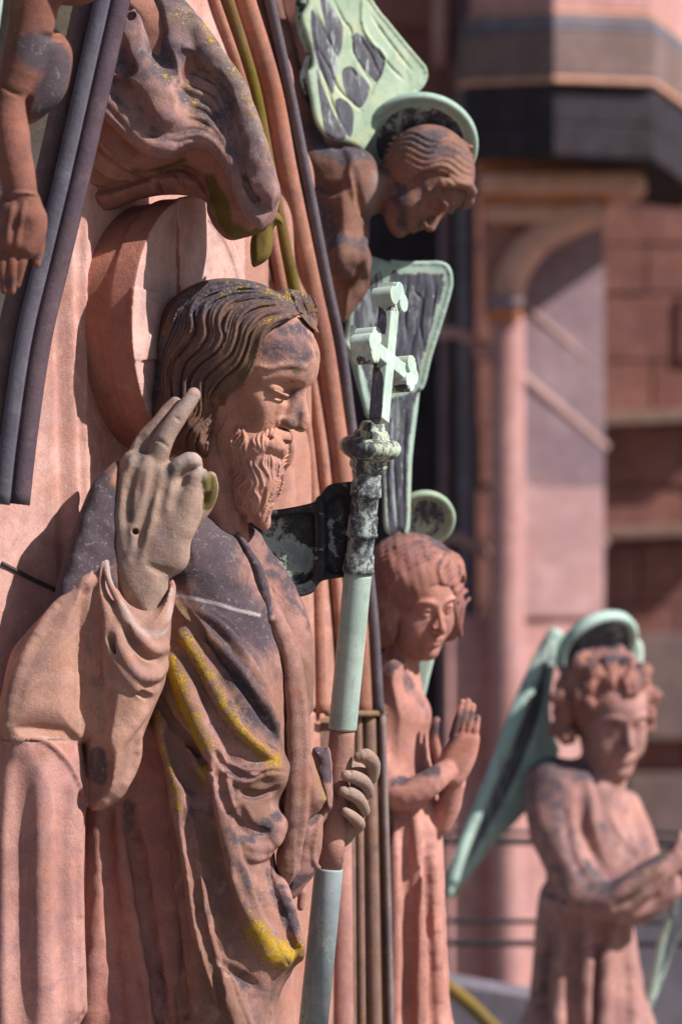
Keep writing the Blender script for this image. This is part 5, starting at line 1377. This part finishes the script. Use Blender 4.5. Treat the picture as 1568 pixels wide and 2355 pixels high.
    v.pillow([(940, 1480), (985, 1470), (1008, 1440), (1004, 1500), (990, 1560), (976, 1612), (960, 1590), (940, 1560)], 120, 12, 12, 0)
    v.emit('wing', T, C_wing2, chans=('dark', 'pale'))

# ================================================================== angel farther off
if want('angel3'):
    T = Thing('angel_statue', 'curly-haired pink sandstone angel with crossed forearms and a long copper wing', 'statue', 1360, 2000, 3.6)
    O, M = frame((1395, 1640, 0), 64, 16, roll=-3)
    v = Vol(1190, 1640, 1480, 2450, -230, 230, 3.6)
    v.pillow(Z8([(800, 1260), (860, 1240), (980, 1240), (1050, 1295), (1100, 1385), (1150, 1480), (1205, 1560), (1205, 1640), (1180, 1760), (1160, 1860), (1180, 2000), (1210, 2200), (1250, 2500), (700, 2500), (740, 2200), (750, 1950), (770, 1800), (800, 1740), (770, 1600), (750, 1480), (770, 1340)]), 20, 130, 100, 0)
    v.tube([(1385, 1720, 0), (1390, 1770, 10), (1370, 1820, 20)], [46, 44, 80], 30)
    v.tube([(1268, 1800, -20), (1270, 1900, -70), (1330, 2040, -120)], [60, 58, 50], 26)
    v.tube([(1325, 2050, -125), (1400, 2060, -150), (1480, 2010, -160), (1545, 1960, -150)], [48, 44, 38, 27], 14)
    v.tube([(1440, 1860, 60), (1480, 1980, 0), (1480, 2050, -40), (1530, 2030, -90), (1570, 2000, -120)], [40, 40, 38, 32, 24], 16)
    v.pillow([(1380, 2080), (1470, 2060), (1545, 2000), (1560, 2050), (1500, 2100), (1440, 2125), (1390, 2110)], -110, 50, 30, 14)
    for i in range(4):
        v.tube([(1545, 1955-i*3+i*14, -155+i*6), (1575, 1935+i*15, -160+i*6), (1596, 1950+i*16, -150+i*8)], [12, 11, 9], 3)
    v.tube([(1540, 1950, -165), (1552, 1925, -160), (1556, 1906, -150)], [11, 10, 8], 4)
    h = head_base(v, O, M, 262, soft=True); face_detail(h, nose=0.8)
    v.fix()
    for a, r_, h_ in [([(1245, 2110), (1232, 2250), (1225, 2420)], 12, 12), ([(1290, 2090), (1280, 2250), (1275, 2420)], 13, 12), ([(1345, 2110), (1345, 2250), (1340, 2420)], 14, 12), ([(1400, 2130), (1385, 2250), (1380, 2420)], 14, 13), ([(1440, 2140), (1450, 2280), (1460, 2420)], 12, 10)]:
        v.stroke(a, r_, h_, r_*1.3)
    for a, r_, h_ in [([(1265, 2090), (1255, 2250), (1250, 2420)], 12, 16), ([(1318, 2100), (1312, 2250), (1308, 2420)], 12, 14), ([(1375, 2130), (1365, 2250), (1360, 2420)], 10, 18), ([(1335, 1800), (1340, 1900), (1375, 2000)], 12, 16), ([(1370, 1800), (1400, 1900), (1450, 1960)], 10, 9), ([(1290, 1860), (1310, 1960), (1350, 2030)], 9, 9), ([(1400, 2075), (1460, 2045), (1510, 2000)], 8, 9), ([(1420, 1830), (1450, 1900), (1490, 1940)], 9, 9), ([(1235, 2045), (1290, 2060), (1340, 2100)], 8, 8)]:
        v.stroke(a, r_, h_, r_*1.3, cut=True)
    v.wob(1.2, 70, 51)
    v.paint('soot_shade', [(1250, 1790), (1290, 1900), (1340, 2030), (1440, 2030)], 90, 0.62, 1.0)
    v.paint('soot_shade', [(1340, 1790), (1400, 1830)], 70, 0.5, 1.0)
    v.paint('soot_shade', [(1390, 1900), (1440, 1950), (1490, 1970)], 60, 0.45, 1.0)
    v.paint('soot_shade', [(1250, 2100), (1245, 2300)], 30, 0.6, 0.9)
    v.paint('moss', [(1440, 1990), (1520, 1950), (1400, 2110), (1480, 2100)], 26, 0.6, 0.9)
    v.emit('body', T, M_ang3)
    v = Vol(1240, 1530, 1450, 1760, -190, 190, 3.4)
    h = Fr(v, O, M, 262)
    h.ell((-0.09, 0, 0.13), (0.45, 0.42, 0.42), 0); h.ell((0.58, 0, -0.12), (0.42, 0.28, 0.40), 0.05, True)
    g = np.random.default_rng(5)
    for j in range(60):
        th = g.uniform(-2.4, 2.4); ph = g.uniform(-0.75, 1.2); q = (0.44*math.cos(ph)*math.cos(th)-0.05, 0.42*math.cos(ph)*math.sin(th), 0.42*math.sin(ph)+0.12)
        if q[0] > 0.17 and abs(q[1]) < 0.27 and q[2] < 0.30: continue
        p = h.pp(q); v.ell(p, (15+g.uniform(-3, 6),)*3, 9)
    curls(v, [(1290, 1640, -60, 24), (1285, 1675, -50, 24), (1300, 1690, -60, 22), (1285, 1605, -60, 22), (1486, 1640, -30, 20), (1482, 1670, -20, 20), (1476, 1610, -30, 18), (1470, 1700, -10, 16)], 0, 8)
    v.wob(2.0, 26, 52)
    v.paint('soot_shade', [(1400, 1510), (1440, 1520), (1460, 1530)], 30, 0.7, 0.9)
    v.emit('hair', T, M_anghair)
    lathe2('halo', T, [(0.1, 12), (74, 8), (80, 1), (86, -8), (97, -13), (105, -3), (104, 12), (86, 22), (0.1, 24)], (1376, 1492, 75), (-0.42, 0.64, 0.62), C_wing3, soot_shade=(82, 0.35, -0.2))
    v = Vol(1020, 1310, 1430, 2080, -120, 220, 3.2)
    v.pillow([(1262, 1455), (1280, 1448), (1300, 1458), (1292, 1490), (1275, 1560), (1268, 1640), (1280, 1700), (1290, 1735), (1260, 1790), (1215, 1865), (1150, 1930), (1100, 1990), (1060, 2040), (1038, 2064), (1026, 2050), (1036, 1990), (1080, 1880), (1130, 1750), (1180, 1620), (1225, 1520)], 60, 14, 14, 0, yx=0.55)
    v.fix()
    v.stroke([(1278, 1458), (1232, 1560), (1180, 1680), (1120, 1820), (1070, 1930), (1042, 2020)], 13, 10, 8, taper=0)
    v.stroke([(1262, 1560), (1240, 1660), (1200, 1770), (1140, 1880)], 5, 5, 4, cut=True)
    ppoly(v, 'dark', [(1270, 1490), (1262, 1560), (1240, 1660), (1180, 1800), (1110, 1930), (1065, 2000), (1090, 1930), (1170, 1740), (1230, 1590)], 0.9, 6)
    ppoly(v, 'pale', [(1262, 1640), (1284, 1730), (1210, 1860), (1110, 1970), (1180, 1830), (1245, 1700)], 0.22, 10)  # pale mottling that also paints light over the part the halo shades
    v.emit('wing', T, C_wing3, chans=('dark', 'pale'))
    v = Vol(1430, 1500, 1440, 1580, 90, 170, 3.2)
    v.pillow([(1440, 1500), (1460, 1470), (1478, 1475), (1486, 1500), (1480, 1545), (1450, 1560)], 130, 12, 12, 0)
    v.emit('wing_top', T, C_wing3, chans=('dark', 'pale'))
    v = Vol(1460, 1640, 1860, 2360, 60, 170, 3.6)
    v.pillow([(1600, 1900), (1560, 2050), (1520, 2160), (1500, 2260), (1484, 2325), (1496, 2334), (1515, 2300), (1560, 2180), (1620, 2060)], 110, 12, 12, 0)
    ppoly(v, 'dark', [(1600, 2000), (1545, 2140), (1520, 2260), (1560, 2180), (1620, 2060)], 0.8, 6)
    v.emit('wing', T, C_wing3, chans=('dark', 'pale'))

# ================================================================== arm of the nearest angel
if want('angel0'):
    T = Thing('angel_statue', 'shaded reddish sandstone angel cut by the left edge, its arm hanging over the slate-coloured bars', 'statue', 40, 300, -0.75)
    v = Vol(-130, 260, -80, 720, -120, 200, 2.8)
    v.tube([(90, -80, 0), (76, 40, 0), (46, 160, -5), (24, 215, -5)], [62, 54, 44, 36], 0)
    v.tube([(22, 205, -5), (26, 300, -10), (40, 400, -10), (52, 450, -10)], [31, 42, 42, 38], 8)
    v.pillow(zc([(0, 930), (100, 900), (180, 900), (205, 980), (218, 1050), (200, 1120), (150, 1190), (60, 1180), (-20, 1150)], 0, 0, .5), -12, 34, 34, 10)
    for (a, b, c, r) in [((10, 570, -14), (8, 620, -22), (12, 668, -14), 14), ((34, 575, -16), (30, 620, -24), (28, 670, -12), 14), ((58, 572, -12), (50, 610, -20), (40, 655, -10), 13.5), ((-12, 560, -6), (-14, 600, -14), (-8, 650, -8), 14)]:
        v.tube([a, b, c], [r+1, r, r-4], 3)
    v.tube([(84, 530, 4), (90, 570, 6), (84, 605, 6)], [20, 15, 11], 8)
    v.ell((60, 500, 0), (48, 52, 34), 14)
    v.ell((160, -60, 40), (90, 110, 70), 20)
    v.pillow([(60, 60), (120, 60), (160, 100), (160, 160), (135, 230), (60, 280), (40, 200)], 70, 60, 50, 20)
    v.fix()
    v.stroke([(0, 190), (26, 212), (52, 224)], 4, 5, 4, cut=True); v.stroke([(6, 452), (50, 446), (92, 450)], 3.5, 4, 4)
    v.stroke([(100, 90), (155, 80), (210, 20)], 8, 10, 10, cut=True)
    for a in ([(60, 470), (50, 520), (40, 570)], [(34, 470), (24, 520), (20, 560)]): v.stroke(a, 6, 5, 7)
    v.wob(1.0, 60, 61)
    v.paint('soot_shade', [(90, 120), (140, 160), (110, 240)], 70, 1.0, 0.6)
    v.paint('soot_shade', [(20, 650), (40, 640)], 26, 0.7, 0.8); v.paint('soot_shade', [(90, 590)], 18, 0.9, 0.8)
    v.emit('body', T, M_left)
    v = Vol(-160, 40, -80, 130, -160, 60, 3)
    v.pillow([(-150, -100), (22, -100), (10, 20), (0, 95), (-40, 125), (-150, 125)], -60, 12, 12, 0, smooth=False)
    v.emit('wing', T, C_wing2, chans=('dark', 'pale'))
# ================================================================== the cathedral behind
def prism(name, thing, plan, top, bot, mat, parent=None, bev=10, back=1500):
    """plan: (px, y, dpy) along the visible faces; top and bottom in photo py; closed behind"""
    import bmesh
    b = bmesh.new(); f = []; g = []
    for px, y, dp in plan:
        f.append(b.verts.new(loc(thing, PW(px, top+dp, y)))); g.append(b.verts.new(loc(thing, PW(px, bot+dp, y))))
    for px, y, dp in (plan[-1], plan[0]):
        for lst, py in ((f, top), (g, bot)):
            p = PW(px, py+dp, y); p[1] = 9000+back; lst.append(b.verts.new(loc(thing, p)))
    n = len(f)
    for i in range(n): b.faces.new([f[i], f[(i+1) % n], g[(i+1) % n], g[i]])
    b.faces.new(f); b.faces.new(g[::-1]); bmesh.ops.recalc_face_normals(b, faces=b.faces)
    if bev: bmesh.ops.bevel(b, geom=list(b.edges), offset=bev/1000, segments=2, affect='EDGES', profile=0.6)
    me = bpy.data.meshes.new(name); b.to_mesh(me); b.free()
    return link(name, me, mat, parent if parent is not None else thing)
if want('back'):
    Bp = stone('far_pink_sandstone', (0.42, 0.22, 0.205), (0.52, 0.29, 0.27), 0.0, 0.35)
    Bl = stone('far_lavender_sandstone', (0.20, 0.135, 0.155), (0.26, 0.18, 0.195), 0.0, 0.3)
    Br = stone('far_red_sandstone', (0.20, 0.085, 0.07), (0.29, 0.13, 0.105), 0.0, 0.45)
    Bd = stone('far_black_tone', (0.022, 0.018, 0.022), (0.035, 0.028, 0.034), 0.0, 0.3, sootc=(0.02, 0.02, 0.03))
    Bg = stone('far_brown_sandstone', (0.16, 0.11, 0.10), (0.22, 0.15, 0.14), 0.2, 0.3)
    Bo = stone('far_orange_glow', (0.46, 0.15, 0.06), (0.55, 0.22, 0.10), 0.0, 0.1)  # orange glow under the cornice put into the stone colour
    Bt = stone('far_glow_tan', (0.56, 0.29, 0.20), (0.62, 0.34, 0.25), 0.0, 0.1)  # brightened tan: glow on the shadowed corbel put into the colour
    Bw = stone('far_web_sandstone', (0.30, 0.14, 0.11), (0.37, 0.18, 0.145), 0.0, 0.3)
    Bn2 = stone('far_faint_string_sandstone', (0.29, 0.18, 0.175), (0.34, 0.215, 0.20), 0.0, 0.2)
    Bm = stone('far_string_sandstone', (0.36, 0.225, 0.215), (0.42, 0.26, 0.24), 0.0, 0.2)
    Bn = stone('far_dull_string_sandstone', (0.24, 0.15, 0.12), (0.30, 0.19, 0.15), 0.0, 0.3)
    Bs = stone('far_slate_sandstone', (0.13, 0.115, 0.14), (0.18, 0.16, 0.19), 0.0, 0.2)
    T = Thing('cathedral_wall', 'reddish ashlar wall of the cathedral far behind, with pale string courses', 'wall', 1400, 1500, 11.0)
    Y0 = 11000
    # ashlar courses, each block set proud of its joints
    g = np.random.default_rng(9); import bmesh
    bm = bmesh.new()
    def bxw(bm, x0, x1, p0, p1, y, dep):
        A = [PW(x0, p0, y), PW(x1, p0, y), PW(x1, p1, y), PW(x0, p1, y)]; Bk = [a+np.array([0, dep, 0]) for a in A]
        vs = [bm.verts.new(p) for p in loc(T, A+Bk)]
        for f in ((0, 1, 2, 3), (7, 6, 5, 4), (0, 4, 5, 1), (1, 5, 6, 2), (2, 6, 7, 3), (3, 7, 4, 0)): bm.faces.new([vs[i] for i in f])
    py = -300; row = 0
    while py < 2800:
        hgt = g.uniform(105, 165); x = -700-(row % 2)*120
        while x < 2300:
            w = g.uniform(170, 300)
            bxw(bm, x+2.5, x+w-2.5, py+2.5, py+hgt-2.5, Y0+g.uniform(-12, 12), 200); x += w
        py += hgt; row += 1
    bmesh.ops.recalc_face_normals(bm, faces=bm.faces)
    me = bpy.data.meshes.new('ashlar'); bm.to_mesh(me); bm.free(); link('ashlar', me, Br, T)
    slab('wall_core', T, [(-760, -350, Y0+60), (2400, -350, Y0+60), (2400, 2900, Y0+60), (-760, 2900, Y0+60)], 900, Bg, bev=0)
    for p0, p1 in ((948, 978), (1215, 1240)):
        slab('string_course', T, [(1380, p0, Y0-140), (1700, p0-14, Y0-140), (1700, p1-14, Y0-140), (1380, p1, Y0-140)], 160, Bn)
    for p0, p1, m_ in ((1460, 1700, Bg), (1780, 1960, Bg), (2090, 2500, Bs)):
        slab('plinth_block', T, [(1440, p0, Y0-90), (1760, p0, Y0-90), (1760, p1, Y0-90), (1440, p1, Y0-90)], 190, m_)
    # dark opening: a flat slab, the void's shade put into its black colour
    T = Thing('tracery_window', 'deep black window opening with slate-grey jambs behind the leaning angel', 'window', 960, 900, 9.6)
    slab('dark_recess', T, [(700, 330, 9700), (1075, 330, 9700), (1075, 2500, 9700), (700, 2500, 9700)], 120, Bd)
    for x0, x1, m_, yy in ((985, 1010, Bd, 9560), (1010, 1036, Bl, 9400), (1048, 1092, Bs, 9200)):
        a = PW((x0+x1)/2, 180 if x0 > 1040 else 480, yy); b = PW((x0+x1)/2+(10 if x0 > 1040 else 0), 2500, yy)
        sweep('jamb_shaft', T, [a, (a+b)/2, b], (x1-x0)*0.5*1.72, m_)
    slab('upper_block', T, [(640, -300, 9600), (1085, -300, 9600), (1085, 60, 9600), (640, 60, 9600)], 200, Br)
    slab('upper_block', T, [(640, 60, 9650), (1060, 60, 9650), (1060, 330, 9650), (640, 330, 9650)], 200, Br)
    slab('upper_shaft', T, [(995, -300, 9380), (1034, -300, 9380), (1034, 150, 9380), (995, 150, 9380)], 200, Bp, bev=40)
    slab('upper_shaft', T, [(1038, -300, 9440), (1078, -300, 9440), (1078, 190, 9440), (1038, 190, 9440)], 160, Bl, bev=40)
    # corbelled turret
    T = Thing('corbelled_turret', 'blurred many-sided sandstone turret with a dark heavy cornice carried on a curved corbel', 'turret', 1290, 700, 8.4)
    plan = lambda gr, dp=0: [(1072-gr, 9000, 6+dp), (1272, 8350-gr*3, -4+dp), (1500+gr*0.4, 8500-gr*3, 4+dp), (1600+gr, 9300, 84+dp)]
    prism('drum', T, plan(-12), -400, 22, Bp)
    prism('drip_course', T, plan(-4), 22, 36, Bt)
    prism('weathering', T, plan(6), 36, 74, Bs)
    prism('cornice_block', T, plan(14), 74, 178, Bg)
    prism('cornice_edge', T, plan(18), 178, 192, Bt)
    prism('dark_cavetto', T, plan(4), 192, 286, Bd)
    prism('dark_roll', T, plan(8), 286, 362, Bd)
    slab('corbel_soffit', T, [(1092, 368, 8900), (1470, 366, 8900), (1470, 396, 8900), (1092, 396, 8900)], 500, Bo)
    slab('corbel_abacus', T, [(1098, 396, 8800), (1480, 392, 8800), (1490, 448, 8800), (1108, 448, 8800)], 600, Bt, bev=30)
    slab('corbel_neck', T, [(1112, 448, 8860), (1400, 448, 8860), (1400, 478, 8860), (1112, 478, 8860)], 500, Bo)
    slab('corbel_band', T, [(1114, 470, 8820), (1404, 470, 8820), (1400, 512, 8820), (1118, 512, 8820)], 500, Bt, bev=30)
    arc = [(1400, 500), (1340, 520), (1270, 556), (1222, 606), (1195, 660), (1188, 714)]
    arc = [tuple(p) for p in cr(np.array(arc, float), step=14)]
    extr('corbel_web', T, [(1114, 500)]+arc+[(1124, 714)], 8930, 400, Bw, bev=8)
    P_ = [PW(x-22, y-14, 8880) for x, y in arc]; sweep('corbel_rib', T, P_, 62, Bt)
    slab('capital', T, [(1114, 680, 8740), (1204, 680, 8740), (1204, 712, 8740), (1114, 712, 8740)], 340, Bl, bev=30)
    slab('capital_necking', T, [(1120, 712, 8780), (1200, 712, 8780), (1200, 732, 8780), (1120, 732, 8780)], 300, Bo, bev=30)
    sweep('column', T, [PW(1166, 730, 8900), PW(1166, 1500, 8900), PW(1166, 2600, 8900)], 66, Bp)
    # stair pier beside the column
    T = Thing('stair_pier', 'broad pink and lavender pier with slanting pale string courses right of the round column', 'pier', 1290, 1500, 9.0)
    slab('upper_face', T, [(1180, 500, 9060), (1388, 500, 9200), (1388, 1120, 9200), (1180, 1120, 9060)], 600, Bl)  # same wall as below; its shade is put into the lavender tone
    slab('middle_face', T, [(1180, 1120, 9000), (1388, 1120, 9200), (1388, 1420, 9200), (1180, 1420, 9000)], 600, stone('far_mauve_sandstone', (0.34, 0.2, 0.2), (0.42, 0.25, 0.25), 0, 0.3))
    slab('lower_face', T, [(1030, 1420, 8900), (1388, 1420, 9220), (1388, 2290, 9220), (1030, 2290, 8900)], 600, Bp)
    for pts, r in (([(1200, 700), (1290, 778), (1365, 845)], 18), ([(1004, 764), (1060, 768), (1130, 812), (1260, 918), (1392, 1032)], 22), ([(1200, 1116), (1290, 1180), (1392, 1252)], 20), ([(1030, 1238), (1066, 1240), (1160, 1300), (1260, 1368), (1350, 1425)], 20)):
        sweep('slanting_string', T, [PW(x, y, 8925+(x-1000)*0.76) for x, y in pts], r, Bm if r == 22 else Bn2)  # paler than the pier: sunlit edges put into the string colour
    # foot of the wall
    T = Thing('gutter_ledge', 'grey stone ledge with a yellow lichened edge low between the two standing angels', 'ledge', 1100, 2310, 4.2)
    slab('ledge', T, [(1000, 2255, 4300), (1250, 2300, 4300), (1250, 2600, 4300), (1000, 2600, 4300)], 400, Bs)
    sweep('lichened_edge', T, [PW(1020, 2262, 4200), PW(1080, 2310, 4200), PW(1160, 2390, 4200)], 22, stone('ochre_stone', (0.22, 0.14, 0.03), (0.16, 0.11, 0.03), 0, 0.2))
    # iron rails
    for i, (py, r, txt) in enumerate(((1914, 6, 'upper thin dark iron rail of the pair behind the far angel\'s elbow'), (1936, 11, 'thick dark iron rail just below the topmost rail, behind the wing tip'),
                                      (2120, 8, 'lone dark iron rail crossing behind the far angel\'s waist'), (2170, 10, 'lowest dark iron rail behind the far angel\'s gown'))):
        T = Thing('iron_rail', txt, 'rail', 1130, py, 4.9, group='iron rails behind the angels')
        sweep('bar', T, [PW(900, py-2, 4900), PW(1300, py, 4900), PW(1750, py+3, 4900)], r, M_iron)
    # square far below
    me = bpy.data.meshes.new('ground'); S_ = 300
    me.from_pydata([(-S_, -S_, 0), (S_, -S_, 0), (S_, S_, 0), (-S_, S_, 0)], [], [(0, 1, 2, 3)])
    o = bpy.data.objects.new('ground', me); scene.collection.objects.link(o); o.location = (0, 0, -9)
    me.materials.append(stone('paving', (0.16, 0.135, 0.12), (0.2, 0.17, 0.15), 0.0, 0.2)); o['kind'] = 'structure'
